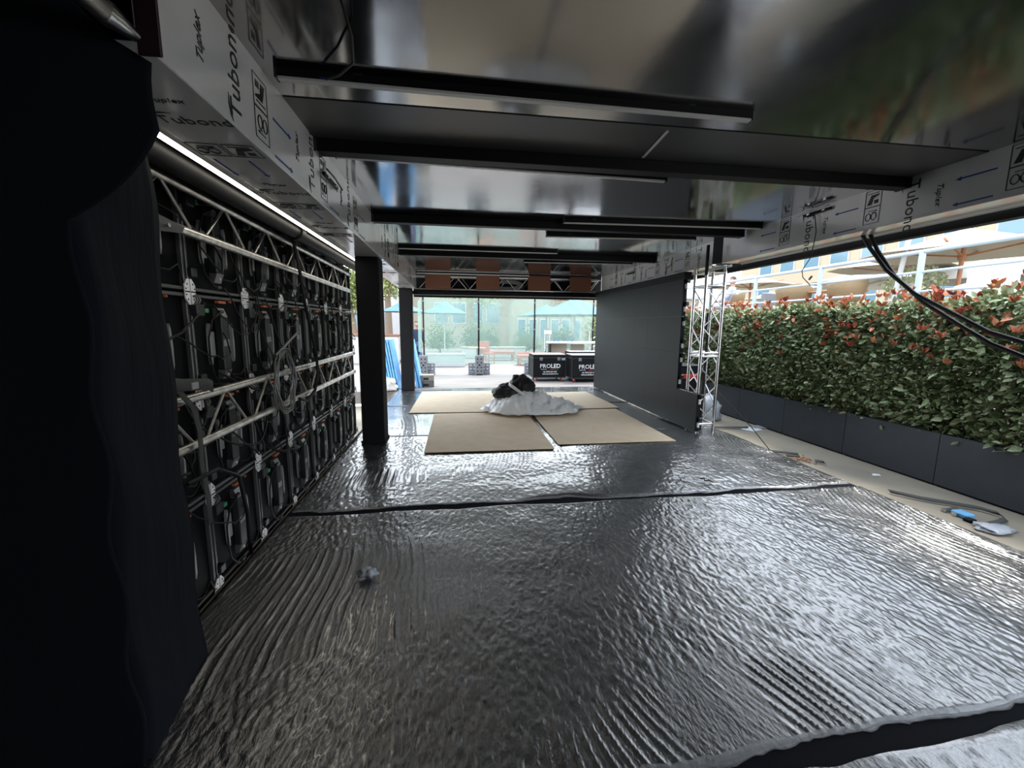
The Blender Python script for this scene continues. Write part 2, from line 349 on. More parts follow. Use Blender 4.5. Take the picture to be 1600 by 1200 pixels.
# ceiling wire near the top left
t = thing('ceiling_wire', 'thin black wire hanging in a curve from ceiling onto the nearest light bar', 'wire')
MB().tube([(-.40, 1.55, 2.735), (-.38, 1.62, 2.66), (-.38, 1.8, 2.63), (-.42, 2.0, 2.65), (-.52, 2.16, 2.68), (-.6, 2.24, 2.70)], .006).build('wire', 'cable', t)
MB().tube([(-.52, 2.16, 2.682), (-.6, 2.24, 2.704), (-.66, 2.265, 2.715)], .004).build('blue_core', 'blueprint', t)
tag(MB().box((-.46, 1.60, CZ - .004), (-.40, 1.72, CZ - .001)).build('tape_piece', 'white'), 'scrap of pale tape on ceiling near the hanging wire', 'tape')

# ------------------------------------------------------------ clad roof edge beams with printed film
def picto_mesh(kind):
    b = MB(); s = .07; w_ = .004
    for a, c in (((-s, -s), (s, -s + w_)), ((-s, s - w_), (s, s)), ((-s, -s), (-s + w_, s)), ((s - w_, -s), (s, s))): b.box((a[0], a[1], 0), (c[0], c[1], .0015))
    if kind == 0:
        for cx in (-.03, .02):
            b.tube([(cx + .022 * math.cos(a * PI / 6), -.01 + .03 * math.sin(a * PI / 6), .001) for a in range(13)], .003, 4, False)
        b.box((-.035, .035, 0), (.04, .04, .0015)); b.bar((-.0, .02, .001), (.045, .035, .001), .004, .001)
    else:
        b.prism([(-.05, -.05), (-.01, -.05), (0, .0), (.05, .02), (.05, .03), (-.02, .03)], 0, .0015); b.box((-.05, .04, 0), (.045, .046, .0015)); b.box((.01, -.045, 0), (.045, -.015, .0015))
    o = b.build('pictogram', 'print'); me = o.data; bpy.data.objects.remove(o); return me
PM = [picto_mesh(0), picto_mesh(1)]
ab = MB(); ab.prism([(0, -.005), (.20, -.005), (.20, -.014), (.235, 0), (.20, .014), (.20, .005), (0, .005)], 0, .0015)
_o = ab.build('arrow', 'blueprint'); ARROW = _o.data; bpy.data.objects.remove(_o)
sw = MB(); sw.prism([(0, 0), (.05, .022), (.10, .028), (.055, .032), (.015, .018)], 0, .0015); _o = sw.build('swoosh', 'print'); SWOOSH = _o.data; bpy.data.objects.remove(_o)
hb = MB()
for k in range(4): hb.prism([(k * .022, 0), (k * .022 + .02, .028), (k * .022 + .026, .05), (k * .022 + .012, .03), (k * .022, .012)], 0, .0015)
_o = hb.build('hatch', 'print'); HATCH = _o.data; bpy.data.objects.remove(_o)
TB = text_mesh('Tubond', .125, 'print'); TP = text_mesh('Tuplex', .058, 'print', 0, .35)
def film_prints(par, face, ys, xi, z0, sgn):
    """face 'in': vertical face at x=xi seen from inside; sgn +1 for the left beam (faces +X), -1 for the right"""
    nrm = Vector((sgn, 0, 0)); up = Vector((0, 0, 1)); eps = .0012
    along = Vector((0, 1, 0))
    for y in ys:
        rd = up * sgn    # text runs upward on left beam, downward on right
        ty = nrm.cross(rd)
        x = xi + sgn * eps; top = z0 + (.03 if sgn > 0 else .30)
        place_mesh(TB, 'lettering', par, frame_mtx((x, y + (.04 if sgn > 0 else -.04), top), rd, ty))
        place_mesh(SWOOSH, 'lettering', par, frame_mtx((x, y + (-.03 if sgn > 0 else .03), top - rd.z * .02), rd, ty))
        for k, zz in ((0, z0 + .11),):
            place_mesh(TP, 'lettering', par, frame_mtx((x, y - .22 if sgn > 0 else y - .25, zz if sgn > 0 else zz + .11), rd, ty))
        for k, zz in ((1, z0 + .25), (0, z0 + .11)): place_mesh(PM[k], 'pictogram', par, frame_mtx((x, y + .24, zz), ty, -rd))
        for zz in (z0 + .03, z0 + .205): place_mesh(ARROW, 'arrow', par, frame_mtx((x, y + .37, zz), along, nrm.cross(along)))
def left_beam(y0, y1, label):
    t = thing('clad_roof_beam', label, 'beam'); e = .0
    MB().box((-.915, y0, 2.36), (-.90, y1, CZ + .04), .001).build('inner_panel', 'clad', t)
    MB().box((-1.25, y0, 2.355), (-.90, y1, 2.3585), .001).build('bottom_panel', 'clad', t)
    MB().box((-1.25, y0, 2.3585), (-1.235, y1, 2.50), .001).build('outer_panel', 'clad', t)
    return t
ysL = [1.07 + .93 * k for k in range(11)]
def btm_prints(t, ys):
    z = 2.3538
    for y in ys:
        place_mesh(TB, 'lettering', t, frame_mtx((-1.18, y - .02, z), (1, 0, 0), (0, -1, 0)) @ Matrix.Scale(.72, 4)); place_mesh(SWOOSH, 'lettering', t, frame_mtx((-1.19, y - .08, z), (1, 0, 0), (0, -1, 0)))
        place_mesh(HATCH, 'lettering', t, frame_mtx((-1.24, y - .02, z), (1, 0, 0), (0, -1, 0)) @ Matrix.Scale(.7, 4))
        for k, xx in ((0, -1.12),): place_mesh(TP, 'lettering', t, frame_mtx((xx, y - .19, z), (1, 0, 0), (0, -1, 0)) @ Matrix.Scale(.8, 4))
        for k, xx in ((0, -1.14), (1, -.99)): place_mesh(PM[k], 'pictogram', t, frame_mtx((xx, y + .24, z), (1, 0, 0), (0, -1, 0)))
        for xx in (-1.18, -1.02): place_mesh(ARROW, 'arrow', t, frame_mtx((xx, y + .36, z), (0, 1, 0), (1, 0, 0)))
for a, b, lab in ((1.46, 5.28, 'near length of left roof beam wrapped in printed white film'), (5.285, 7.9, 'middle length of left filmed roof beam, past the first black column'), (7.905, 10.05, 'farthest length of left filmed roof beam, over the far black column')):
    t = left_beam(a, b, lab); film_prints(t, 'in', [y for y in ysL if a < y - .3 and y + .62 < b], -.90, 2.36, 1); btm_prints(t, [y for y in ysL if a < y - .3 and y + .62 < b])
def right_beam(y0, y1, label):
    t = thing('clad_roof_beam', label, 'beam')
    MB().box((3.60, y0, 2.41), (3.615, y1, CZ + .04), .001).build('inner_panel', 'clad', t)
    MB().box((3.60, y0, 2.405), (3.86, y1, 2.4095), .001).build('bottom_panel', 'clad', t)
    MB().tube([(3.895, y0, 2.415), (3.895, y1, 2.415)], .022, 8).build('edge_tube', 'whitecanvas', t)
    return t
ysR = [1.12 + .967 * k for k in range(10)]
for a, b, lab in ((.2, 5.33, 'near length of right roof beam wrapped in printed white film'), (5.55, 10.05, 'far length of right filmed roof beam, above the big black screen')):
    t = right_beam(a, b, lab); film_prints(t, 'in', [y for y in ysR if a < y - .26 and y + .62 < b], 3.60, 2.41, -1)
tag(MB().box((4.0, .2, 2.348), (4.10, 10.0, 2.50), .004).build('black_edge_beam', 'black'), 'long black outer beam beside the right filmed roof beam', 'beam')
# light strip and dark roller tube above left truss
t = thing('edge_light_strip', 'bright warm light strip running along outer edge of left filmed beam', 'light strip')
for a, b in ((1.9, 4.06), (4.10, 7.3)):
    MB().box((-1.322, a, 2.372), (-1.262, b, 2.382), .001).build('strip', 'strip', t); MB().box((-1.34, a, 2.382), (-1.257, b, 2.40)).build('channel', 'alu_l', t)
t = thing('roller_tube', 'dark roller tube between light strip and upper wall truss', 'tube')
MB().tube([(-1.42, 1.9, 2.36), (-1.42, 7.4, 2.36)], .062, 14).build('tube', 'black', t)
MB().tube([(-1.42, 4.04, 2.36), (-1.42, 4.14, 2.36)], .076, 14).build('collar', 'black', t)
# connector strips on the beams
for (x, y, z, s, lab) in ((-.897, 3.30, 2.57, 1, 'small black wiring bracket with silver wires fixed on left filmed beam'), (3.595, 3.85, 2.69, -1, 'small black terminal strip with taped wires on right filmed beam'), (3.595, 8.3, 2.62, -1, 'tangle of black wire fixed on far right filmed beam')):
    t = thing('wiring_bracket', lab, 'bracket', (x, y, z)); MB().box((0, -.16, -.012), (s * .02, .16, .012), .003).build('bar', 'black', t)
    for k in (-.1, .08): MB().box((s * .02, k, -.006), (s * .026, k + .03, .006)).build('contact', 'alu_l', t)
    MB().tube([(s * .03, -.15, .03), (s * .05, -.05, .01), (s * .03, .08, .03), (s * .04, .2, .0)], .006, 6).build('wire', 'white' if z > 2.65 else 'cable', t)

# ------------------------------------------------------------ columns and drape
def column(x0, x1, y0, y1, zt, label):
    t = thing('black_column', label, 'column', ((x0 + x1) / 2, (y0 + y1) / 2, 0)); hx = (x1 - x0) / 2; hy = (y1 - y0) / 2
    MB().box((-hx, -hy, 0), (hx, hy, zt), .012).build('fabric_cover', 'colfabric', t); MB().box((-hx - .012, -hy - .012, 0.02), (hx + .012, hy + .012, .05), .004).build('base_hem', 'colfabric', t)
    MB().box((-hx + .01, -hy - .006, zt - .05), (hx - .01, hy + .006, zt)).build('top_collar', 'black', t)
column(-1.205, -.925, 5.33, 5.62, 2.354, 'black fabric-covered column standing beside the left display wall')
column(-1.27, -.985, 9.72, 10.0, 2.354, 'far black fabric-covered column next to the blue boards')
def drape():
    t = thing('draped_column', 'wide column wrapped in dark navy cloth at the left edge, nearest the camera', 'column', (-1.364, 1.61, 0), math.radians(12.4)); n = 44; h = 40; v = []; f = []
    per = []
    hx, hy = .235, .25
    for k in range(n):
        q = k / n * 4; sd_ = int(q); u = q - sd_
        per.append([(-hx + 2 * hx * u, -hy), (hx, -hy + 2 * hy * u), (hx - 2 * hx * u, hy), (-hx, hy - 2 * hy * u)][sd_])
    for i in range(h + 1):
        z = 3.0 * i / h
        for k, (x, y) in enumerate(per):
            d = .012 * noise.noise(Vector((x * 3, y * 3 + z * 2.2, z * 1.3))) + .008 * math.sin(9 * z + 6 * y + 4 * x)
            fl = 1 + .03 * max(0, .4 - z) + 0; px = x * fl + (d if abs(x) >= hx - .01 else 0); py = y * fl + (d if abs(y) >= hy - .01 else 0)
            v.append((px, py, z))
    for i in range(h):
        for k in range(n): f.append((i * n + k, i * n + (k + 1) % n, (i + 1) * n + (k + 1) % n, (i + 1) * n + k))
    MB().add(v, f, True).build('cloth', 'fabric', t); MB().box((-hx + .03, -hy + .03, 0), (hx - .03, hy - .03, 2.9)).build('core', 'black', t)
drape()
t = thing('cloth_flap', 'dark navy cloth flap hung from the corner truss over top of the draped column', 'cloth'); v = []; f = []; nn = 60
for i in range(nn + 1):
    for j in range(nn + 1):
        z = 2.73 * (j + .3) / nn; xr = -1.08 + .225 * min(1, max(0, (z - 1.85) / .26)) ** .7 - .012 * math.sin((z - 2.1) * 14) if z < 2.32 else -.93 - .1 * min(1, (z - 2.32) / .1)
        x = -1.78 + (xr + 1.78) * i / nn; v.append((x, 1.385 - .22 * (-1.065 - x) + .010 * noise.noise(Vector((x * 3, z * 2, 0))), z))
for i in range(nn):
    for j in range(nn): q = i * (nn + 1) + j; f.append((q, q + nn + 1, q + nn + 2, q + 1))
MB().add(v, f, True).build('cloth', 'fabric', t, .004)
struct('left_light_blocker', MB().box((-1.93, -2, -.48), (-1.865, 7.44, 2.79)), 'black')  # black backing added to block sky light behind cabinets and drape
# near roof truss corner above the drape
t = thing('corner_truss', 'aluminium truss chord with bolted black end plate at top left corner', 'truss')
MB().tube([(-.90, -1.4, 2.35), (-.90, 1.35, 2.35)], .030, 14).build('chord', 'alu', t); MB().tube([(-.93, -1.4, 2.65), (-.93, 1.36, 2.65)], .026, 14).build('chord', 'alu', t)
MB().tube([(-.90, 1.28, 2.36), (-.93, 1.0, 2.65)], .012).build('brace', 'alu', t); MB().tube([(-.93, .95, 2.66), (-.93, .6, 2.375)], .012).build('brace', 'alu', t)
MB().tube([(-.90, 1.33, 2.35), (-.872, 1.40, 2.335)], [.034, .014], 10).build('bolt', 'alu_l', t)
MB().box((-.875, 1.40, 2.292), (-.815, 1.41, 2.738), .002).build('end_plate', 'purple', t)

# ------------------------------------------------------------ left display wall (backs of cabinets)
P_ = .73; WX = -1.80; Y0 = 3.066; Z0 = [-.40, .32, 1.03, 1.75]
proto = thing('display_cabinet', 'x', 'display cabinet'); H2 = P_ / 2 - .003
MB().box((-.06, -H2, -H2 + .008), (0, H2, H2 - .008), .004).build('back_shell', 'shell', proto)
for sy in (-1, 1):
    MB().box((0, sy * (H2 - .026), -H2 + .01), (.030, sy * (H2 - .008), H2 - .01), .003).build('side_rail', 'rail', proto)
for sz in (-1, 1): MB().box((0, -H2 + .03, sz * (H2 - .012)), (.032, H2 - .03, sz * (H2 - .034)), .003).build('cross_rail', 'rail', proto)
pb = MB().box((0, -.045, -.20), (.055, .045, .20), .006).build('power_box', 'power', proto)
MB().prism([(.0, .20), (.055, .20), (.03, .265), (.0, .265)], -.046, .046, 1).build('end_cap', 'cap', pb)
MB().prism([(.0, -.20), (.055, -.20), (.03, -.27), (.0, -.27)], -.046, .046, 1).build('end_cap', 'cap', pb)
MB().tube([(.035, 0, -.235), (.052, 0, -.238)], .010, 8).build('screw', 'white', pb)
MB().box((.055, -.040, -.02), (.057, .040, .03)).build('sticker', 'paper', pb)
for s in (-1, 1):
    c = .15 * s; MB().prism([(c, -.15), (c + .012 * s, -.11), (c + .016 * s, 0), (c + .012 * s, .11), (c, .15), (c - .006 * s, .11), (c - .002 * s, 0), (c - .006 * s, -.11)], .005, .028, 0).build('handle', 'handle', proto)
MB().box((.002, -.12, -.10), (.006, -.065, .09)).build('data_sheet', 'paper', proto)
lt = MB().box((.03, -H2 - .0, .20), (.075, -H2 + .085, .28), .006).build('latch', 'power', proto)
MB().box((.05, -H2 + .085, .225), (.08, -H2 + .125, .255), .003).build('release_tab', 'green', lt)
for k in (0, .03): MB().tube([(.05, -H2 + .02 + k, .27 + .0), (.07, -H2 + .02 + k, .31), (.06, -H2 + .02 + k, .335), (.03, -H2 + .02 + k, .33)], .008, 6).build('hook', 'rail', lt)
MB().box((.0, -H2 + .01, -.26), (.06, -H2 + .07, -.20), .005).build('latch', 'power', proto)
MB().box((.02, -.05, .300), (.05, .05, .318), .002).build('warning_clip', 'orange', proto)
MB().box((.03, .12, .31), (.045, .135, .325)).build('indicator', 'orange', proto)
MB().tube([(.05, -.03, .235), (.08, -.10, .23), (.07, -.19, .18), (.06, -.235, .05), (.06, -.24, -.10), (.06, -.21, -.22), (.08, -.16, -.30), (.07, -.10, -.31)], .0065, 6).build('jumper_cable', 'cable', proto)
MB().tube([(.05, .03, -.24), (.09, .10, -.25), (.08, .2, -.2), (.07, .26, -.31)], .006, 6).build('jumper_cable', 'cable', proto)
for (yy, zz) in ((-.10, .235), (-.10, -.31)): MB().tube([(.07, yy, zz), (.07, yy + .05, zz + .004)], .013, 8).build('plug', 'power', proto)
KIDS.clear()
pk = {o: [x for x in bpy.data.objects if x.parent == o] for o in [proto] + [x for x in bpy.data.objects if x.parent == proto]}
def dup(o, parent=None):
    c = o.copy(); COL.objects.link(c)
    if parent: c.parent = parent
    for ch in pk.get(o, []): dup(ch, c)
    return c
rows = ['bottom', 'second lowest', 'second highest', 'top']; first = True
for r_ in range(4):
    for k in range(-1, 6):
        o = proto if first else dup(proto); first = False
        o.location = (WX, Y0 + P_ * (k + .5), Z0[r_] + P_ * .5 - .005); n_ = ORD[k + 1]
        tag(o, f'open-backed black display cabinet, {n_} from the draped column in the {rows[r_]} row', 'display cabinet', 'display cabinets of the left wall')
pp = thing('joining_plate', 'x', 'plate')
for sy in (-1, 1):
    b = MB(); y1, y2 = sy * .006, sy * .055
    b.prism([(y1, -.085), (sy * .022, -.085), (y2, -.045), (y2, .045), (sy * .022, .085), (y1, .085)], 0, .008, 0); hp = b.build('plate_half', 'plate', pp)
    for (yy, zz) in ((.03, .05), (.045, .02), (.045, -.02), (.03, -.05)): MB().box((.008, sy * yy - .005, zz - .005), (.0095, sy * yy + .005, zz + .005)).build('screw_hole', 'hole', hp)
    MB().box((.008, y1, -.004), (.010, y2, .004)).build('slot', 'hole', hp)
pk.update({o: [x for x in bpy.data.objects if x.parent == o] for o in [pp] + [x for x in bpy.data.objects if x.parent == pp]})
first = True
for r_, zz in enumerate(Z0):
    for k in range(0, 6):
        o = pp if first else dup(pp); first = False; o.location = (WX + .038, Y0 + P_ * k, zz)
        tag(o, f'white octagonal joining plate, {ORD[k]} from the draped column in the {rows[r_]} row', 'plate', 'white joining plates on the left wall')
t = thing('wall_base_frame', 'dark base rails running under the left display wall', 'frame')
for x, z in ((-1.73, -.46), (-1.60, -.455)): MB().bar((x, 1.6, z), (x, 7.4, z), .05, .05).build('rail', 'rail', t)
for k in range(7): MB().bar((-1.75, 1.8 + k * .9, -.43), (-1.56, 1.8 + k * .9, -.43), .03, .03).build('cross_bar', 'rail', t)
# ladder trusses on the wall
def wall_truss(zt, zb, y0, y1, label, off=0, slope=(0, 0)):
    t = thing('wall_truss', label, 'truss'); X = -1.60
    for z, s in ((zt, slope[0]), (zb, slope[1])): MB().tube([(X, y0, z), (X, y1, z + s)], .028, 14).build('chord', 'alu', t)
    y = y0 + .1 + off; up = False
    while y + .3 < y1:
        f0 = (y - y0) / (y1 - y0); f1 = (y + .31 - y0) / (y1 - y0)
        a = (X, y, (zb + slope[1] * f0 if not up else zt + slope[0] * f0)); b = (X, y + .27, (zt + slope[0] * f1 if not up else zb + slope[1] * f1))
        MB().tube([a, b], .0105, 8).build('brace', 'alu', t); y += .27 if not up else .38; up = not up
    for yy in (y0 + .02, y1 - .02):
        for z, s in ((zt, slope[0]), (zb, slope[1])): MB().tube([(X, yy - .04, z + s * (yy > 4)), (X, yy + .04, z + s * (yy > 4))], .031, 12).build('collar', 'cap', t)
    for k in (.25, .75): MB().box((X - .17, y0 + (y1 - y0) * k, zt - .02), (X, y0 + (y1 - y0) * k + .05, zt + .02), .004).build('wall_clamp', 'power', t)
wall_truss(2.36, 2.10, 2.0, 6.7, 'upper aluminium ladder truss along the top of the left display wall', .24, (-.07, -.06))
wall_truss(1.09, .80, 2.0, 6.7, 'lower aluminium ladder truss across the middle of the left display wall', .05)
t = thing('truss_tie_plate', 'dark angled plate on near end of the upper wall truss', 'plate'); MB().prism([(2.35, 2.14), (2.75, 2.10), (2.72, 2.06), (2.5, 2.03), (2.3, 2.10)], -1.575, -1.57, 0).build('plate', 'power', t)
MB().tube([(-1.57, 2.6, 2.08), (-1.56, 2.6, 2.08)], .012).build('bolt', 'alu_l', t)
# webbing strap and cables on the wall
t = thing('lashing_strap', 'grey webbing strap knotted over lower truss and hanging beside draped column', 'strap')
MB().ribbon([(-1.55, 2.45, 1.22), (-1.54, 2.52, 1.14), (-1.55, 2.62, 1.05), (-1.55, 2.66, .9), (-1.55, 2.65, .7), (-1.54, 2.66, .45), (-1.54, 2.66, .3)], .045, (0, 1, .2)).build('webbing', 'webbing', t, .003)
MB().ribbon([(-1.56, 2.30, 1.25), (-1.53, 2.5, 1.20), (-1.53, 2.75, 1.17), (-1.56, 2.85, 1.14)], .07, (0, .1, 1)).build('knot', 'webbing', t, .006); MB().box((-1.53, 2.58, 1.16), (-1.515, 2.64, 1.20), .003).build('buckle', 'handle', t)
rc = random.Random(5)
specs = []
for i in range(48):
    y = rc.uniform(2.2, 6.3); ln = rc.uniform(.25, 1.1); z = rc.choice([2.3, 1.9, 1.75, 1.45, 1.1, .95, .8, .45]) + rc.uniform(-.1, .1); dz = rc.uniform(-.35, .2); d = rc.uniform(.1, .42)
    if z - d + min(dz, 0) < -.3: d = .1; dz = 0
    specs.append((0 if z > 1.6 else 1 if z > .9 else 2, y, z, ln, dz, d))
specs.sort(); cnt = {0: 0, 1: 0, 2: 0}; OR2 = ORD + ['thirteenth', 'fourteenth', 'fifteenth', 'sixteenth', 'seventeenth', 'eighteenth', 'nineteenth', 'twentieth', 'twenty-first', 'twenty-second', 'twenty-third', 'twenty-fourth', 'twenty-fifth', 'twenty-sixth', 'twenty-seventh', 'twenty-eighth', 'twenty-ninth', 'thirtieth']
for (k3, y, z, ln, dz, d) in specs:
    pts = sag((-1.752, y, z), (-1.752, y + ln, z + dz), d, 14, .012, rc); bl = rc.uniform(.04, .17)
    for j, p in enumerate(pts): p.x = -1.752 + bl * math.sin(PI * j / 14) ** .7
    o = MB().tube(pts, rc.choice([.005, .006, .008]), 6, smooth=True).build('drooping_cable', 'cable')
    tag(o, f"thin black cable on display wall, {OR2[min(cnt[k3], 29)]} from draped column in {['upper', 'middle', 'lower'][k3]} third", 'cable', 'drooping cables on the left display wall'); cnt[k3] += 1
tag(MB().tube([(-1.55, 4.35, 2.40), (-1.52, 4.4, 2.1), (-1.52, 4.5, 1.75), (-1.52, 4.62, 1.5), (-1.52, 4.75, 1.2), (-1.53, 4.8, 1.0), (-1.54, 4.7, .82), (-1.56, 4.5, .74), (-1.56, 4.3, .8)], .016, 8).build('thick_cable', 'cable'), 'thick black cable falling from upper truss over the lower truss', 'cable')
tag(MB().tube([(-1.55, 2.5, .62), (-1.52, 2.75, .62), (-1.50, 2.95, .5), (-1.50, 3.02, .2), (-1.5, 3.02, -.1), (-1.5, 3.0, -.3)], .013, 8).build('thick_cable', 'cable'), 'thick black cable curving down below lower truss beside draped column', 'cable')
t = thing('cable_coil', 'coil of thin grey cable hanging on the lower wall truss', 'cable coil')
for k in range(9):
    ra = .20 + rc.uniform(-.03, .03); rb = .27 + rc.uniform(-.03, .03); cy, cz = 3.95 + rc.uniform(-.02, .02), 1.02 + rc.uniform(-.02, .02); x = -1.56 + k * .004
    MB().tube([(x + .01 * math.sin(a * 1.3 + k), cy + ra * math.cos(a * PI / 12), cz + rb * math.sin(a * PI / 12)) for a in range(25)], .005, 6, False).build('loop', 'cap', t)
MB().tube([(-1.55, 3.8, 1.27), (-1.53, 4.0, 1.36), (-1.53, 4.28, 1.46)], .010, 6).build('tail', 'cap', t)

# ------------------------------------------------------------ right display screen (front faces)
PX = .557; sp = thing('screen_cabinet', 'x', 'screen'); h = PX / 2 - .0004
MB().box((0, -h, -h), (.012, h, h), .0004).build('screen_face', 'screen', sp)
MB().box((.0125, -h + .004, -h + .004), (.07, h - .004, h - .004), .004).build('rear_frame', 'black', sp)
pk[sp] = [x for x in bpy.data.objects if x.parent == sp]; first = True
rn = ['bottom', 'second', 'third', 'top']
def spanel(y, z, lab, edge=False):
    global first
    o = sp if first else dup(sp); first = False; o.location = (3.42, y, z); tag(o, lab, 'screen', 'panels of the right black screen')
    if edge:
        for k in (-.17, .17):
            MB().box((.02, -h - .035, k - .035), (.05, -h, k + .035), .004).build('edge_latch', 'white', o); MB().box((.03, -h - .05, k + .05), (.09, -h, k + .11), .01).build('edge_clip', 'satinblack', o)
for r_ in range(4):
    for k in range(7): spanel(5.95 + PX * (k + .5), PX * (r_ + .5) + .03, f'matte black screen panel, {ORD[k + (r_ == 0)]} from the near end in the {rn[r_]} row', k == 0 and r_ > 0)
spanel(5.95 - PX * .5, PX * .5 + .03, 'lone low black screen panel stepping out at near end of right screen', True)
tag(MB().box((3.40, 5.9, 2.262), (3.52, 9.9, 2.36), .004).build('screen_header', 'black'), 'black header rail along top edge of the right screen', 'rail')
tag(MB().tube([(3.50, 6.3, 2.385), (3.50, 9.3, 2.375)], .014, 8).build('white_tube', 'white'), 'slim white tube lying along the top of the right screen', 'tube')
# ------------------------------------------------------------ truss tower
t = thing('truss_tower', 'square aluminium truss tower standing beside the stepped right screen', 'truss', (3.50, 5.50, 0)); S = .28
for x in (0, S):
    for y in (0, S): MB().tube([(x, y, 0), (x, y, 2.40)], .0235, 14).build('chord', 'alu_l', t)
for (a, b) in (((0, 0), (S, 0)), ((S, 0), (S, S)), ((S, S), (0, S)), ((0, S), (0, 0))):
    for z in (.12, 1.12, 1.17, 2.12): MB().tube([(*a, z), (*b, z)], .016, 8).build('cross_tube', 'alu_l', t)
    for i in range(7):
        z0 = .14 + i * .28; s_, e_ = (a, b) if i % 2 else (b, a)
        MB().tube([(*s_, z0), (*e_, z0 + .27)], .0085, 8).build('brace', 'alu_l', t)
MB().box((-.02, -.02, 2.30), (S + .02, S + .02, 2.31), .002).build('top_plate', 'alu_l', t)
tag(MB().box((3.60, 5.33, 2.42), (3.86, 5.55, 2.78)).build('beam_joint_box', 'black'), 'black box filling the joint between the two right filmed beams', 'box')
tag(MB().box((3.44, 5.42, 2.26), (3.47, 5.46, 2.66), .004).build('black_bracket', 'black'), 'slim black upright bracket fixed at top of truss tower', 'bracket')
tag(MB().tube([(3.64, 5.62, 1.75), (3.63, 5.62, 1.5), (3.66, 5.62, 1.42), (3.66, 5.64, .3), (3.66, 5.64, 0.0)], .018, 8).build('tower_cable', 'cable'), 'black cable running down inside the truss tower', 'cable')
t = thing('red_machine', 'black machine with red band on floor behind the truss tower', 'machine', (4.15, 7.1, GZ))
MB().box((-.25, -.25, 0), (.25, .25, .95), .02).build('body', 'case', t); MB().box((-.18, -.262, .74), (.2, -.25, .82), .004).build('red_band', 'red', t); MB().box((-.26, -.26, .95), (.26, .26, .98), .01).build('lid', 'satinblack', t)
def lump(name, mt, parent, loc, rad, seed, res=14, amp=.35, flat=0):
    v = []; f = []
    for i in range(res + 1):
        th = PI * i / res
        for k in range(res * 2):
            a = PI * k / res; d = Vector((math.sin(th) * math.cos(a), math.sin(th) * math.sin(a), math.cos(th)))
            q = 1 + amp * noise.noise(d * 1.7 + Vector((seed, 0, 0))) + amp * .5 * noise.noise(d * 5 + Vector((0, seed, 0)))
            z = d.z * rad[2] * q; v.append((d.x * rad[0] * q + loc[0], d.y * rad[1] * q + loc[1], max(z, -rad[2] * flat) + loc[2] if flat else z + loc[2]))
    n = res * 2
    for i in range(res):
        for k in range(n): f.append((i * n + k, (i + 1) * n + k, (i + 1) * n + (k + 1) % n, i * n + (k + 1) % n))
    return MB().add(v, f, True).build(name, mt, parent)
K['bag'] = mat('grey_bag', (.42, .45, .50), .35, bump=[(14, .6, .02)])
tag(lump('plastic_bag', 'bag', None, (4.45, 6.75, GZ + .16), (.30, .22, .26), 3, flat=.6), 'crumpled grey plastic bag on pavement behind the truss tower', 'bag')
tag(MB().tube([(3.80, 5.52, .62), (4.0, 5.0, .2), (4.07, 4.62, GZ + .02), (4.1, 4.5, GZ + .015)], .006, 6).build('guy_rope', 'cable'), 'thin black line running from truss tower down to pavement', 'rope')

# ------------------------------------------------------------ items on the right pavement
def strap_piece(pts, wd, label, name='webbing_strap'):
    t = thing(name, label, 'strap'); MB().ribbon(pts, wd, (.2, .8, .45)).build('webbing', 'webbing', t, .003); return t
g = GZ + .03
t = strap_piece([(4.35, 3.42, g), (4.5, 3.22, g), (4.62, 3.12, g), (4.78, 2.98, g), (4.82, 2.86, g), (4.74, 2.76, g), (4.58, 2.72, g), (4.45, 2.70, g), (4.36, 2.62, g)], .05, 'dark ratchet strap curled on pavement near the large film sheet', 'ratchet_strap')
MB().box((4.42, 2.98, GZ), (4.58, 3.02, GZ + .03), .004).build('ratchet_frame', 'alu', t); MB().box((4.42, 2.90, GZ), (4.56, 2.94, GZ + .03), .004).build('ratchet_frame', 'alu', t)
MB().box((4.44, 2.84, GZ), (4.54, 2.96, GZ + .045), .01).build('ratchet_handle', 'blueboard', t); MB().box((4.40, 2.78, GZ), (4.47, 2.84, GZ + .03), .006).build('hook', 'black', t)
strap_piece([(4.15, 4.78, g), (4.3, 4.72, g), (4.42, 4.62, g), (4.36, 4.55, g), (4.22, 4.60, g)], .05, 'black strap end looped on pavement beside middle film sheet')
strap_piece([(4.36, 4.30, g), (4.42, 4.36, g), (4.48, 4.30, g), (4.44, 4.24, g)], .05, 'small twisted black strap loop on pavement beside dry leaves')
strap_piece([(4.10, 6.1, g), (4.4, 6.05, g), (4.75, 6.0, g)], .05, 'flat black strap lying on pavement at the foot of truss tower')
t = tag(bpy.data.objects.new('dry_leaves', None), 'small heap of dry brown leaves on pavement beside the straps', 'leaves'); t.location = (4.32, 4.48, GZ); COL.objects.link(t)
b = MB()
for i in range(60):
    p = Vector((RNG.normal(0, .07), RNG.normal(0, .05), .005 + abs(RNG.normal(0, .012)))); a = RNG.uniform(0, 6.28); s = RNG.uniform(.012, .03)
    q = [(s, 0), (0, s * .5), (-s, 0), (0, -s * .5)]; b.add([(p.x + x * math.cos(a) - y * math.sin(a), p.y + x * math.sin(a) + y * math.cos(a), p.z + (.008 if k % 2 else 0)) for k, (x, y) in enumerate(q)], [(0, 1, 2, 3)])
tag(b.build('leaf_litter', 'dryleaf', t), kind='stuff')
for (x, y, a, m, lab) in ((4.78, 5.95, .4, 'white', 'white folded paper on pavement near the tower foot'), (4.98, 6.08, .1, 'paper', 'grey folded paper touching planter near the tower')):
    o = MB().box((-.13, -.10, 0), (.13, .10, .02), .004).build('folded_paper', m); o.location = (x, y, GZ); o.rotation_euler = (0, 0, a); tag(o, lab, 'paper')
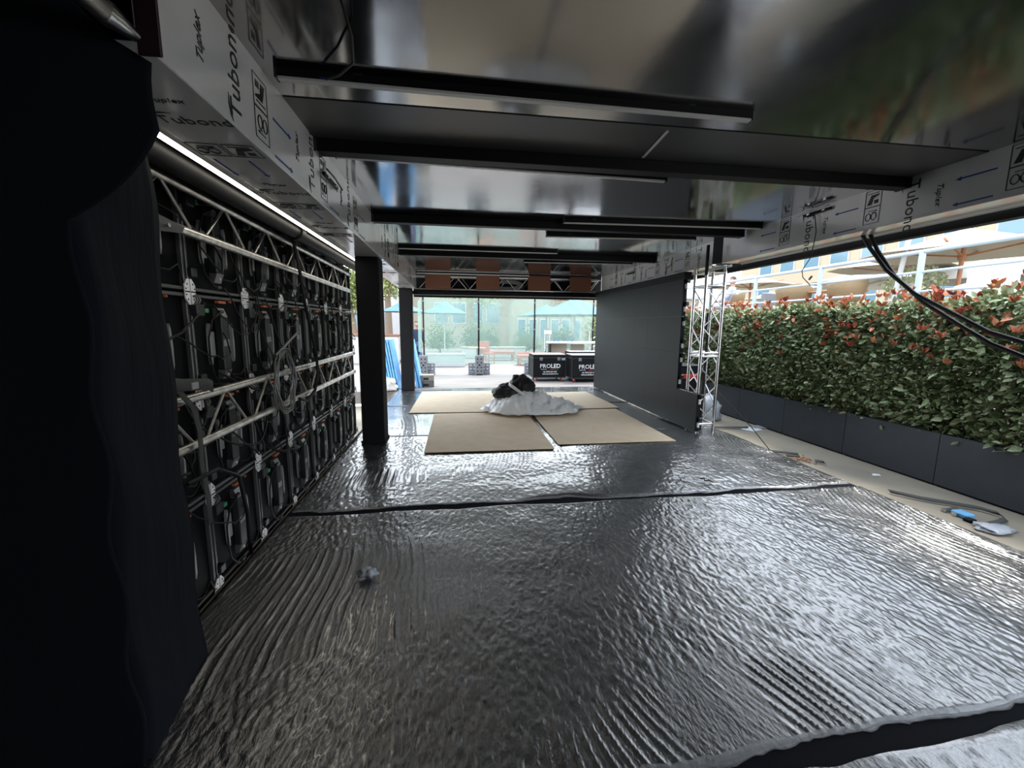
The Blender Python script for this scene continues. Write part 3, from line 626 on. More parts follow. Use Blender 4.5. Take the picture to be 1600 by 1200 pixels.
tag(lump('plastic_scrap', 'bag', None, (4.46, 2.66, GZ + .02), (.15, .09, .025), 9, 10, .7, .7), 'crumpled clear plastic scrap at end of ratchet strap', 'plastic scrap')
tag(lump('white_scrap', 'white', None, (4.75, 3.9, GZ + .006), (.05, .03, .008), 5, 8, .6, .7), 'tiny white scrap on pavement halfway along the planter', 'scrap')
tag(MB().tube([(4.9, 2.42, GZ + .008), (5.0, 2.50, GZ + .008), (5.05, 2.52, GZ + .008)], .006, 5).build('twig', 'stem'), 'small twig on pavement at the right edge', 'twig')
tag(lump('plastic_lump', 'bag', None, (-.55, 2.41, .045), (.055, .035, .028), 2, 12, .5), 'small lump of clear plastic lying on foreground film', 'plastic lump')
tag(MB().tube([(2.42, 3.66, .035), (2.45, 3.63, .05), (2.43, 3.60, .035), (2.48, 3.60, .04), (2.50, 3.56, .03)], .006, 5).build('cable_tie', 'cable'), 'small black twist of cable tie on middle film sheet', 'cable tie')

# ------------------------------------------------------------ thick cables at right
t = tag(MB().tube([(3.78, 3.52, 2.405), (3.76, 3.42, 2.28), (3.74, 3.22, 2.05), (3.72, 2.95, 1.83), (3.71, 2.65, 1.66), (3.7, 2.42, 1.53), (3.7, 2.1, 1.42), (3.7, 1.6, 1.31)], .016, 8).build('hanging_cable', 'cable'), 'upper of the two thick black cables hanging from right roof beam', 'cable')
t = tag(MB().tube([(3.82, 3.48, 2.405), (3.8, 3.38, 2.25), (3.78, 3.18, 2.00), (3.75, 2.9, 1.76), (3.72, 2.6, 1.57), (3.7, 2.4, 1.45), (3.7, 2.1, 1.32), (3.7, 1.6, 1.2)], .016, 8).build('hanging_cable', 'cable'), 'lower of the two thick black cables hanging from right roof beam', 'cable')
t = thing('thin_wire', 'thin black wire hanging from right filmed beam ending in small connector', 'wire')
MB().tube([(3.58, 3.9, 2.73), (3.575, 3.92, 2.70), (3.575, 3.86, 2.66), (3.57, 3.82, 2.5), (3.56, 3.82, 2.38), (3.56, 3.84, 2.25), (3.55, 3.92, 2.13), (3.55, 3.9, 2.06), (3.55, 3.83, 2.00), (3.55, 3.80, 1.97)], .004, 6).build('wire', 'cable', t)
MB().tube([(3.55, 3.82, 2.03), (3.55, 3.79, 2.06)], .010, 6).build('connector', 'handle', t)
tag(MB().tube([(3.57, 6.6, 2.68), (3.56, 6.62, 2.56), (3.56, 6.75, 2.52), (3.55, 6.78, 2.4)], .006, 6).build('beam_wire', 'cable'), 'short black wire hanging over far right filmed beam', 'wire')

# ------------------------------------------------------------ far truss with brown card
t = thing('end_truss', 'aluminium truss spanning the far end behind brown cards', 'truss')
for y in (10.0, 10.28):
    for z in (2.36, 2.66): MB().tube([(-.9, y, z), (3.55, y, z)], .025, 10).build('chord', 'alu_l', t)
x = -.85; up = False
while x < 3.4:
    MB().tube([(x, 10.0, 2.66 if up else 2.36), (x + .27, 10.0, 2.36 if up else 2.66)], .010, 6).build('brace', 'alu_l', t)
    MB().tube([(x + .13, 10.28, 2.66 if up else 2.36), (x + .38, 10.28, 2.36 if up else 2.66)], .010, 6).build('brace', 'alu_l', t); x += .29; up = not up
tag(MB().box((-1.0, 10.34, 2.20), (3.7, 10.42, 2.9), .004).build('end_backing', 'black'), 'black backing panel behind the far truss', 'panel')
tag(MB().box((-.98, 9.94, 2.235), (3.56, 10.33, 2.315), .004).build('end_crossbar', 'black'), 'black crossbar under the truss at the far opening', 'beam')
tag(MB().bar((-.88, 9.93, 2.71), (1.75, 9.93, 2.71), .03, .02).build('end_tube', 'white'), 'slim white tube above the brown cards on far truss', 'tube')
for i, (a, b_, nm) in enumerate(((-.66, .02, 'leftmost'), (.72, 1.38 - .02, 'second from left'), (2.18 - .02, 2.80, 'third from left'), (3.38 - .02, 3.98, 'rightmost'))):
    k = .86; a = -.9 + (a + .9) * k; b_ = -.9 + (b_ + .9) * k
    tag(MB().box((a, 9.955, 2.375), (b_, 9.965, 2.715), .001).build('brown_card', 'rust'), f'{nm} of the four rust-brown cards on the far truss', 'card')
t = thing('cable_bundle', 'dark bundle of cable stuffed inside the far truss', 'cable bundle')
for k in range(7): MB().tube([(1.2 + .32 * math.cos(a * PI / 8) + .02 * k, 10.14, 2.5 + (.05 + .012 * k) * math.sin(a * PI / 8)) for a in range(17)], .012, 6, False).build('loop', 'cap', t)

# ------------------------------------------------------------ planters and hedge
ZP = .445; seams = [1.4, 2.5, 3.571, 4.636, 5.661, 6.69, 7.72, 8.75, 9.78]
for i in range(8):
    a, b_ = seams[i], seams[i + 1]; t = thing('planter_box', f'anthracite planter box under the hedge, {ORD[i]} from the right edge of the photo', 'planter', (5.07, a, GZ), group='anthracite planter boxes'); L_ = b_ - a - .004; hh = ZP - GZ
    MB().box((0, .002, .02), (.015, L_, hh), .002).build('front_panel', 'planter', t); MB().box((.78, .002, 0), (.795, L_, hh), .002).build('rear_panel', 'planter', t)
    MB().box((0, .002, hh), (.03, L_, hh + .004)).build('rim', 'planter', t)
    for yy in (.004, L_ - .014): MB().box((.016, yy, .02), (.779, yy + .01, hh - .01)).build('end_panel', 'planter', t)
    MB().box((.02, .02, 0), (.76, L_ - .02, .019)).build('plinth', 'black', t); tag(MB().box((.018, .016, hh - .12), (.776, L_ - .016, hh - .06)).build('soil', 'soil', t), kind='stuff')
def leaf_mesh(m, L_=1.0, W=.42):
    v = [(0, 0, 0), (.33 * L_, -W / 2, .05), (.33 * L_, 0, -.02), (.33 * L_, W / 2, .05), (.72 * L_, -W * .38, .03), (.72 * L_, 0, -.05), (.72 * L_, W * .38, .03), (L_, 0, -.10)]
    f = [(0, 1, 2), (0, 2, 3), (1, 4, 5, 2), (2, 5, 6, 3), (4, 7, 5), (5, 7, 6)]
    return v, f
LV, LF = leaf_mesh(None, 1.0, .5); LVn = np.array(LV)
def rand_rot(n, rng, outward, spread, ups=0.3):
    d = np.array(outward)[None] + rng.normal(0, spread, (n, 3)); d[:, 2] += ups; d /= np.linalg.norm(d, axis=1)[:, None]
    r = rng.normal(0, 1, (n, 3)); s = np.cross(r, d); s /= np.linalg.norm(s, axis=1)[:, None]; up = np.cross(d, s); flip = np.sign(up[:, 2])[:, None]; flip[flip == 0] = 1
    return d, s * flip, up * flip
def foliage(name, m, parent, P, d, s, u, size, stuff=True):
    n = len(P); V = P[:, None] + size[:, None, None] * (LVn[None, :, 0:1] * d[:, None] + LVn[None, :, 1:2] * s[:, None] + LVn[None, :, 2:3] * u[:, None])
    V = V.reshape(-1, 3); nv = len(LVn); tot = []; F4 = []
    me = bpy.data.meshes.new(name); loops = []; starts = []; c = 0
    base = np.arange(n) * nv
    allf = []
    for f in LF:
        allf.append((base[:, None] + np.array(f)[None]).astype(np.int32))
    li = np.concatenate([a.ravel() for a in allf]); lens = np.concatenate([np.full(len(a), a.shape[1]) for a in allf]); st = np.concatenate([[0], np.cumsum(lens)[:-1]]).astype(np.int32)
    me.vertices.add(len(V)); me.vertices.foreach_set('co', V.astype(np.float32).ravel()); me.loops.add(len(li)); me.loops.foreach_set('vertex_index', li); me.polygons.add(len(lens)); me.polygons.foreach_set('loop_start', st); me.update(calc_edges=True)
    me.materials.append(K[m]); o = bpy.data.objects.new(name, me); COL.objects.link(o); o.parent = parent
    if stuff: o['kind'] = 'stuff'
    return o
def one_leaf(m):
    me = bpy.data.meshes.new('leaf'); me.from_pydata(LV, [], LF); me.materials.append(K[m]); return me
LM = {k: one_leaf(k) for k in ('leaf', 'leaf2', 'redleaf')}
def hedge(i, y0, y1, near):
    rng = np.random.RandomState(40 + i); t = thing('hedge_shrub', f'glossy green hedge shrub with red tips, {ORD[i]} from the right edge of the photo', 'shrub', (5.45, (y0 + y1) / 2, ZP - .06), group='red-tipped hedge shrubs'); hy = (y1 - y0) / 2; HT = 1.45
    for k in range(7):
        x, y = rng.uniform(-.18, .18), rng.uniform(-hy * .8, hy * .8); tx, ty = x + rng.uniform(-.12, .12), y + rng.uniform(-.15, .15)
        MB().tube([(x, y, -.02), (x + rng.uniform(-.04, .04), y + .03, .5), (tx, ty, 1.2 + rng.uniform(0, .2))], [.013, .010, .005], 6).build('stem', 'stem', t)
    def pts(n, face):
        y = rng.uniform(-hy - .05, hy + .05, n); z = rng.uniform(0, 1, n) ** .9 * HT; yy = y + (y0 + y1) / 2
        bul = .20 + .14 * fbm(yy, z, 2.0, 3) + .06 * np.sin(z * 2.1) - .18 * np.clip(.25 - z, 0, 1)
        if face: x = -bul - .02 - np.abs(rng.normal(0, .035, n))
        else: x = rng.uniform(-1, 1, n) * bul
        top = HT + (fbm(yy, yy * 0, 4, 8) - .5) * .22
        z = np.minimum(z, top - rng.uniform(0, .05, n)); return np.stack([x, y, z], -1)
    nF = 1700 if near else 1500
    for m, n in (('leaf', nF), ('leaf2', nF // 2)):
        P = pts(n, True); d, s, u = rand_rot(n, rng, (-.8, 0, -.05), .6, .0); foliage('leaves', m, t, P, d, s, u, rng.uniform(.055, .098, n))
    P = pts(3200, False); d, s, u = rand_rot(3200, rng, (-.2, 0, .3), .9); foliage('leaves', 'leaf', t, P, d, s, u, rng.uniform(.06, .10, 3200))
    n = 500; P = pts(n, False); P[:, 2] = HT + (fbm(P[:, 1] + (y0 + y1) / 2, P[:, 1] * 0, 4, 8) - .5) * .22 - rng.uniform(0, .1, n); d, s, u = rand_rot(n, rng, (0, 0, .5), .6); foliage('leaves', 'leaf2', t, P, d, s, u, rng.uniform(.06, .1, n))
    # red rosettes
    RP = []; RD = []
    for k in range(70):
        y = rng.uniform(-hy, hy); top = HT + (fbm(np.array([y + (y0 + y1) / 2]), np.array([0.]), 4, 8)[0] - .5) * .22
        if k < 56: c = (rng.uniform(-.38, .1), y, top + rng.uniform(-.22, .12))
        else: c = (-.42 + rng.uniform(-.05, .03), y, rng.uniform(.35, 1.0) ** .6 * HT - .1)
        for q in range(rng.randint(4, 8)):
            a = rng.uniform(0, 6.28); RP.append(c); RD.append((math.cos(a) * .6 - .1, math.sin(a) * .6, rng.uniform(.5, 1.1)))
    P = np.array(RP); d = np.array(RD); d /= np.linalg.norm(d, axis=1)[:, None]; r = rng.normal(0, 1, P.shape); s = np.cross(r, d); s /= np.linalg.norm(s, axis=1)[:, None]; u = np.cross(d, s)
    foliage('young_leaves', 'redleaf', t, P, d, s, u, rng.uniform(.055, .10, len(P)))['label'] = 'red young leaves'
    if near:
        for m, n in (('leaf', 120), ('leaf2', 70), ('redleaf', 30)):
            P = pts(n, True); P[:, 0] -= .035
            if m == 'redleaf': P[:, 2] = HT * rng.uniform(.72, 1.0, n)
            d, s, u = rand_rot(n, rng, (-.8, 0, -.1), .55, .0); sz = rng.uniform(.08, .115, n)
            for k in range(n):
                o = bpy.data.objects.new('leaf', LM[m]); COL.objects.link(o); o.parent = t
                mt = Matrix((Vector(d[k]), Vector(s[k]), Vector(u[k]))).transposed().to_4x4() @ Matrix.Scale(sz[k], 4); mt.translation = Vector(P[k]); o.matrix_local = mt
for i in range(8): hedge(i, seams[i], seams[i + 1], i in (1, 2, 3))

# ------------------------------------------------------------ raised terrace on the right
TZ = 1.62
struct('wall_right', MB().box((6.6, -2, GZ), (6.95, 17.5, 1.90)), 'stone'); struct('trim_1', MB().box((6.55, -2, 1.90), (7.02, 17.5, 1.97), .01), 'stone')
struct('terrace_floor', MB().box((6.95, -2, GZ), (30, 17.5, TZ)), 'concrete')
t = thing('terrace_railing', 'pale blue tubular railing along the terrace above the hedge', 'railing', (7.2, 0, 0))
for z, r_ in ((2.73, .032), (2.42, .020), (2.12, .020)): MB().tube([(0, -1, z), (0, 17, z)], r_, 10).build('rail', 'railing', t)
for k in range(10): MB().tube([(0, .28 + 1.8 * k, TZ + .3), (0, .28 + 1.8 * k, 2.73)], .042, 12).build('post', 'railing', t)
def parasol(x, y, z, zc, rad, ht, m, pole, label, polem='wood', name='parasol', val=.0, sq=4, rz=.4, ribs=True):
    t = thing(name, label, 'parasol', (x, y, z), rz); n = sq; v = [(0, 0, zc + ht)]; f = []
    sub = 3
    for k in range(n * sub):
        a = 2 * PI * k / (n * sub); ca = math.cos(PI / n) / math.cos(((a + PI / n) % (2 * PI / n)) - PI / n); r_ = rad * ca
        v.append((r_ * .5 * math.cos(a), r_ * .5 * math.sin(a), zc + ht * .42)); v.append((r_ * math.cos(a), r_ * math.sin(a), zc)); 
        if val: v.append((r_ * math.cos(a), r_ * math.sin(a), zc - val))
    st = 3 if val else 2; N = n * sub
    for k in range(N):
        a = 1 + k * st; b = 1 + ((k + 1) % N) * st; f += [(0, a, b), (a, a + 1, b + 1, b)]
        if val: f.append((a + 1, a + 2, b + 2, b + 1))
    MB().add(v, f).build('canopy', m, t, .01); MB().tube([(0, 0, 0), (0, 0, zc + ht * .98)], pole, 8).build('pole', polem, t); MB().tube([(0, 0, zc - .12), (0, 0, zc - .02)], pole * 1.8, 8).build('hub', polem, t)
    MB().box((-.28, -.28, 0), (.28, .28, .08), .02).build('base', 'block', t)
    if ribs:
        for k in range(n):
            a = 2 * PI * k / n; MB().bar((0, 0, zc - .06), (rad * .6 * math.cos(a), rad * .6 * math.sin(a), zc + ht * .33), .03).build('rib', polem, t)
for (x, y, zc, rad, ht, m, lab, pm, val) in (
    (9.5, 6.8, 2.96, 1.9, .46, 'cream', 'large cream parasol with brown pole nearest the right edge', 'wood', .0),
    (10.9, 9.3, 3.04, 1.6, .40, 'cream', 'cream parasol with brown pole just left of the nearest one', 'wood', .0),
    (10.2, 13.4, 2.95, 1.8, .40, 'cream', 'cream parasol with brown pole above the seated person', 'wood', .0),
    (12.6, 11.4, 2.95, 2.0, .45, 'whitecanvas', 'broad white parasol in middle of the terrace', 'whitewall', .0),
    (13.2, 8.6, 2.95, 1.9, .40, 'whitecanvas', 'white parasol with scalloped edge behind the potted bush', 'whitewall', .22),
    (13.6, 4.6, 3.05, 2.0, .45, 'whitecanvas', 'white parasol beyond the nearest cream one at right edge', 'whitewall', .2),
    (15.5, 14.8, 3.1, 2.2, .5, 'whitecanvas', 'white parasol far back on terrace near beige building', 'whitewall', .0),
    (16.8, 10.8, 3.15, 2.2, .5, 'whitecanvas', 'white parasol farthest from the railing', 'whitewall', .0),
    (13.0, 6.6, 2.35, 1.0, .30, 'whitecanvas', 'small low white parasol beside the potted bush', 'whitewall', .0),
    (12.0, 14.6, 2.6, 1.2, .3, 'cream', 'small low cream parasol left of the middle of terrace', 'whitewall', .0)):
    parasol(x, y, TZ, zc - TZ, rad, ht, m, .035, lab, pm, val=val)
def wicker(x, y, rz, lab):
    t = thing('wicker_chair', lab, 'chair', (x, y, TZ), rz, 'wicker chairs on the terrace'); v = []; f = []; n = 14
    for i, z in enumerate((.38, .72, .92)):
        for k in range(n + 1): a = PI * (.0 + k / n); r_ = .33 + .03 * i; v.append((r_ * math.cos(a), r_ * .9 * math.sin(a), z - (.12 * abs(math.cos(a)) ** 2 if i == 2 else 0)))
    for i in range(2):
        for k in range(n): f.append((i * (n + 1) + k, i * (n + 1) + k + 1, (i + 1) * (n + 1) + k + 1, (i + 1) * (n + 1) + k))
    MB().add(v, f, True).build('backrest', 'wicker', t, .035); MB().box((-.3, -.28, .36), (.3, .26, .42), .02).build('seat', 'wicker', t); MB().box((-.26, -.25, .42), (.26, .22, .48), .02).build('cushion', 'whitecanvas', t)
    for sx_ in (-1, 1):
        for sy in (-1, 1): MB().tube([(sx_ * .27, sy * .22, 0), (sx_ * .27, sy * .22, .36)], .02, 6).build('leg', 'wicker', t)
wicker(7.75, 10.9, 1.0 + PI, 'wicker chair holding the seated person on the terrace')
wicker(7.95, 8.95, 2.6, 'empty wicker chair behind railing, right of the seated person')
wicker(8.0, 7.7, 3.0, 'empty wicker chair behind the railing nearest the camera')
def tbl(x, y, z, s, lab, m='whitecanvas', hgt=.74):
    t = thing('terrace_table', lab, 'table', (x, y, z)); MB().box((-s, -s, hgt - .03), (s, s, hgt), .008).build('tabletop', m, t); MB().tube([(0, 0, .02), (0, 0, hgt - .03)], .035, 8).build('pedestal', 'block', t); MB().box((-.22, -.22, 0), (.22, .22, .03), .01).build('foot', 'block', t)
tbl(8.4, 8.3, TZ, .4, 'square table between the empty wicker chairs', 'wood'); tbl(9.2, 4.6, TZ, .45, 'white square table below the nearest cream parasol')
t = thing('white_armchair', 'white plastic armchair on terrace beside the potted plant', 'chair', (8.5, 5.7, TZ), 2.4)
MB().box((-.28, -.26, .38), (.28, .26, .45), .02).build('seat', 'white', t); MB().box((-.28, .22, .45), (.28, .28, .95), .02).build('backrest', 'white', t)
for s in (-1, 1):
    MB().box((s * .28 - .03, -.26, .6), (s * .28 + .03, .26, .65), .01).build('armrest', 'white', t)
    for q in (-1, 1): MB().box((s * .25 - .025, q * .23 - .025, 0), (s * .25 + .025, q * .23 + .025, .38), .005).build('leg', 'white', t)
t = thing('potted_plant', 'round leafy potted bush standing on terrace behind the railing', 'plant', (9.2, 7.35, TZ)); MB().tube([(0, 0, 0), (0, 0, .4)], [.18, .26], 14).build('pot', 'stone', t)
rg = np.random.RandomState(3); n = 600; P = rg.normal(0, 1, (n, 3)); P /= np.linalg.norm(P, axis=1)[:, None]; P = P * (rg.uniform(.5, 1, n) ** .5)[:, None] * np.array([.48, .48, .34]) + np.array([0, 0, .82]); d, s, u = rand_rot(n, rg, (0, 0, .2), 1); foliage('leaves', 'leaf2', t, P, d, s, u, rg.uniform(.06, .11, n)); MB().tube([(0, 0, .35), (0, 0, .8)], .02, 6).build('stem', 'stem', t)
for (x, y, a, lab) in ((9.0, 10.2, .3, 'grey cushioned bench behind the middle railing posts'), (11.6, 4.6, -.2, 'grey cushioned bench under the nearest parasol')):
    t = thing('bench', lab, 'bench', (x, y, TZ), a); MB().box((-.8, -.3, .3), (.8, .3, .45), .03).build('seat', 'block', t); MB().box((-.8, .22, .45), (.8, .32, .85), .03).build('backrest', 'block', t)
    for k in (-.7, .7): MB().box((k - .05, -.25, 0), (k + .05, .25, .3)).build('leg', 'block', t)
tag(MB().tube([(8.3, 7.0, TZ), (8.4, 6.9, 3.2)], .04, 8).build('white_post', 'whitewall'), 'leaning white post on terrace left of the tall blue railing post', 'post')
# buildings behind terrace
def building(name, label, x0, x1, y0, y1, z0, z1, wallm, wins, roofz=None, side='x'):
    t = thing(name, label, 'building', ((x0 + x1) / 2, (y0 + y1) / 2, z0)); cx, cy = (x0 + x1) / 2, (y0 + y1) / 2
    MB().box((x0 - cx, y0 - cy, 0), (x1 - cx, y1 - cy, z1 - z0)).build('walls', wallm, t); MB().box((x0 - cx - .15, y0 - cy - .15, z1 - z0), (x1 - cx + .15, y1 - cy + .15, z1 - z0 + .2)).build('cornice', 'whitewall', t)
    for (a, b, c, d_) in wins:
        if side == 'x': fr = MB().box((x0 - cx - .06, a - cy, c - z0), (x0 - cx, b - cy, d_ - z0)).build('window_frame', 'whitewall', t); MB().box((x0 - cx - .08, a - cy + .08, c - z0 + .08), (x0 - cx - .06, b - cy - .08, d_ - z0 - .08)).build('pane', 'glass', fr)
        else: fr = MB().box((a - cx, y0 - cy - .06, c - z0), (b - cx, y0 - cy, d_ - z0)).build('window_frame', 'whitewall', t); MB().box((a - cx + .08, y0 - cy - .08, c - z0 + .08), (b - cx - .08, y0 - cy - .06, d_ - z0 - .08)).build('pane', 'glass', fr)
    return t
building('building', 'beige building with blue windows behind the terrace parasols', 22, 28, 3, 30, TZ, 7.5, 'facade', [(4 + 1.9 * k, 5.2 + 1.9 * k, 2.6, 4.3) for k in range(13)] + [(4 + 1.9 * k, 5.2 + 1.9 * k, 5.2, 6.8) for k in range(13)])

# ------------------------------------------------------------ people
def person(name, label, joints, edges, radii, rootj, mats, loc, rz, head, hairless=False):
    t = thing(name, label, 'person', loc, rz)
    me = bpy.data.meshes.new('body'); keys = list(joints); me.from_pydata([joints[k] for k in keys], [(keys.index(a), keys.index(b)) for a, b in edges], []); me.skin_vertices or None
    o = bpy.data.objects.new('body', me); COL.objects.link(o); o.parent = t
    md = o.modifiers.new('skin', 'SKIN'); md.use_smooth_shade = True
    for i, k in enumerate(keys): rr = radii[k]; me.skin_vertices[0].data[i].radius = rr if isinstance(rr, tuple) else (rr, rr); me.skin_vertices[0].data[i].use_root = (k == rootj)
    sb = o.modifiers.new('s', 'SUBSURF'); sb.levels = sb.render_levels = 2; me.materials.append(K[mats]); 
    hx, hy, hz = head; v = []; f = []; res = 12
    for i in range(res + 1):
        th = PI * i / res
        for k in range(res * 2):
            a = PI * k / res; x = math.sin(th) * math.cos(a); y = math.sin(th) * math.sin(a); z = math.cos(th); q = 1 - .22 * max(0, -z) ** 1.5
            nose = .022 * math.exp(-((x / .12) ** 2 + ((z + .1) / .2) ** 2)) if y < -.6 else 0
            v.append((hx + x * .076 * q, hy + y * .096 * q - nose, hz + z * .118))
    n = res * 2
    for i in range(res):
        for k in range(n): f.append((i * n + k, (i + 1) * n + k, (i + 1) * n + (k + 1) % n, i * n + (k + 1) % n))
    hd = MB().add(v, f, True).build('head', 'skin', t)
    for s in (-1, 1): lump('ear', 'skin', hd, (hx + s * .078, hy + .01, hz - .01), (.012, .02, .032), 1, 6, .1); lump('eye', 'white', hd, (hx + s * .03, hy - .085, hz + .01), (.014, .01, .009), 1, 6, 0)
    MB().box((hx - .024, hy - .092, hz - .058), (hx + .024, hy - .084, hz - .050), .002).build('mouth', 'red', hd)
    hv = [(hx + (p[0] - hx) * 1.09, hy + .006 + (p[1] - hy) * 1.09, hz + .004 + (p[2] - hz) * 1.07) for p in v]
    keep = [q for q in f if all((v[i][2] > hz + .045 or (v[i][1] > hy + .01 and v[i][2] > hz - .055)) for i in q)]
    MB().add(hv, keep, True).build('hair', 'hair', t)
    MB().tube([(hx, hy + .02, hz - .20), (hx, hy + .01, hz - .09)], [.062, .055], 10).build('neck', 'skin', t)
    return t
def hands(t, pts):
    for (p, dr) in pts:
        p = Vector(p); dr = Vector(dr).normalized(); sd_ = dr.cross(Vector((0, 0, 1))); sd_ = sd_.normalized() if sd_.length > .1 else Vector((0, 1, 0)); b = MB(); h_ = MB().tube([p, p + dr * .085], [.03, .038], 8).build('hand', 'skin', t)
        for k, ln in enumerate((.062, .075, .07, .055)):
            o = p + dr * .08 + sd_ * (k - 1.5) * .019; MB().tube([o, o + dr * ln * .6, o + dr * ln + sd_.cross(dr) * .015], [.009, .008, .006], 6).build('finger', 'skin', h_)
        o = p + dr * .03 - sd_ * .03; MB().tube([o, o + dr * .04 - sd_ * .025, o + dr * .065 - sd_ * .03], [.011, .009, .007], 6).build('thumb', 'skin', h_)
# seated man on the terrace, seen from behind
J = {'pel': (0, 0, .52), 'waist': (0, .02, .68), 'chest': (0, 0, .90), 'nk': (0, 0, 1.06), 'ls': (.19, 0, 1.0), 'le': (.27, -.08, .74), 'lw': (.20, -.30, .66), 'rs': (-.19, 0, 1.0), 're': (-.27, -.08, .74), 'rw': (-.20, -.30, .66), 'lk': (.14, -.42, .50), 'la': (.14, -.42, .08), 'rk': (-.14, -.42, .50), 'ra': (-.14, -.42, .08), 'lf': (.14, -.56, .04), 'rf': (-.14, -.56, .04)}
E_ = [('pel', 'waist'), ('waist', 'chest'), ('chest', 'nk'), ('chest', 'ls'), ('ls', 'le'), ('le', 'lw'), ('chest', 'rs'), ('rs', 're'), ('re', 'rw'), ('pel', 'lk'), ('lk', 'la'), ('pel', 'rk'), ('rk', 'ra'), ('la', 'lf'), ('ra', 'rf')]
Rd = {'pel': (.17, .13), 'waist': (.16, .12), 'chest': (.19, .13), 'nk': .07, 'ls': .075, 'le': .052, 'lw': .035, 'rs': .075, 're': .052, 'rw': .035, 'lk': .07, 'la': .045, 'rk': .07, 'ra': .045, 'lf': .04, 'rf': .04}
t = person('person', 'seated person in pale shirt seen from behind on the terrace', J, E_, Rd, 'pel', 'shirt', (7.75, 10.9, TZ - .02), 3.9, (0, -.01, 1.23)); hands(t, [((.20, -.30, .66), (0, -1, -.1)), ((-.20, -.30, .66), (0, -1, -.1))])
# standing man at the left of the fence
J = {'pel': (0, 0, .95), 'waist': (0, .0, 1.12), 'chest': (0, .0, 1.32), 'nk': (0, 0, 1.48), 'ls': (.19, 0, 1.42), 'le': (.24, -.02, 1.14), 'lw': (.22, -.16, .95), 'rs': (-.19, 0, 1.42), 're': (-.24, -.02, 1.14), 'rw': (-.20, -.18, .98), 'lk': (.11, -.02, .50), 'la': (.12, .02, .08), 'rk': (-.11, -.04, .50), 'ra': (-.13, .0, .08), 'lf': (.12, -.13, .04), 'rf': (-.13, -.15, .04)}
t = person('person', 'standing person in navy shirt and jeans behind the left end of the net fence', J, E_, dict(Rd, pel=(.15, .11), waist=(.14, .10), chest=(.17, .11)), 'pel', 'navy', (-1.42, 15.4, GZ), .6, (0, -.01, 1.66)); hands(t, [((.22, -.16, .95), (0, -.5, -1)), ((-.20, -.18, .98), (0, -.6, -1))])
b = MB()
for s in (-1, 1): b.tube([(s * .085, 0, .95), (s * .11, -.02, .50), (s * .12, 0, .07)], [.115, .085, .065], 12)
b.tube([(0, 0, .86), (0, 0, 1.03)], [.13, .165], 12).build('trousers', 'jeans', t)

# ------------------------------------------------------------ fence with net, feet, cases
FY = 14.0
posts = [-1.06, .765, 2.68, 4.76]; nm = ['leftmost', 'second from left', 'third from left', 'rightmost']
for i, x in enumerate(posts):
    t = thing('fence_post', f'slim black fence post, {nm[i]} of four', 'post', (x, FY, GZ), group='slim black fence posts'); MB().tube([(0, 0, .05), (0, 0, 2.56)], .024, 8).build('pole', 'black', t); MB().tube([(0, 0, 2.56), (0, 0, 2.58)], .03, 8).build('cap', 'black', t)
    for k in (.6, 1.5, 2.4): MB().box((-.035, -.03, k), (.035, .03, k + .04), .004).build('clip', 'block', t)
    # foot: a block across and a block along
    if i == 3: continue
    for kind in (0, 1):
        q = 'crosswise' if kind == 0 else 'upright'
        tb = thing('ballast_block', f'{q} grey plastic ballast block at foot of the {nm[i]} fence post', 'block', (x, FY - (.18 if kind == 0 else .36), GZ))
        if kind == 0:
            MB().box((-.36, -.12, 0), (.36, .12, .14), .02).build('base', 'block', tb); MB().box((-.36, -.09, .14), (.36, .09, .40), .02).build('upper', 'block', tb)
            for px in (-.28, -.16, .16, .28):
                for pz in (.20, .32): MB().box((px - .03, -.096, pz - .025), (px + .03, -.09, pz + .025)).build('socket', 'bag', tb)
        else:
            MB().box((-.14, -.055, 0), (.14, .055, .66), .02).build('body', 'block', tb); MB().box((-.10, -.07, .0), (.10, -.055, .05), .004).build('lip', 'satinblack', tb)
            for px in (-.06, .06):
                for pz in (.14, .26, .42, .54): MB().box((px - .022, -.061, pz - .022), (px + .022, -.055, pz + .022)).build('socket', 'hole', tb)
            MB().box((-.03, -.061, .31), (.03, -.055, .37)).build('socket', 'hole', tb)
for i in range(3):
    a, b_ = posts[i] + .03, posts[i + 1] - .03; nx_, nz = 40, 30; v = []; f = []
    for k in range(nx_ + 1):
        for j in range(nz + 1):
            x = a + (b_ - a) * k / nx_; z = .22 + (2.42 - .22) * j / nz; fold = 0
            if i == 2: fold = .05 * math.sin((x - b_) * 14 + (z - 2.4) * 14) * max(0, 1 - math.hypot(x - b_, z - 2.4) / 1.9)
            v.append((x, FY - .02 + .03 * noise.noise(Vector((x * 1.5, z * 2.5, i))) + fold, z - .03 * math.sin(PI * k / nx_) * (j / nz)))
    for k in range(nx_):
        for j in range(nz): q = k * (nz + 1) + j; f.append((q, q + nz + 1, q + nz + 2, q + 1))
    tag(MB().add(v, f, True).build('fence_net', 'net'), f'translucent green net stretched on fence, {["left", "middle", "right"][i]} bay', 'net', 'fence net bays')
tag(MB().add([(-1.12, FY, .6), (-1.30, FY + .7, .6), (-1.30, FY + .7, 2.3), (-1.12, FY, 2.42)], [(0, 1, 2, 3)]).build('fence_net', 'net', None, .002), 'short return of green net folding back at left end of fence', 'net')
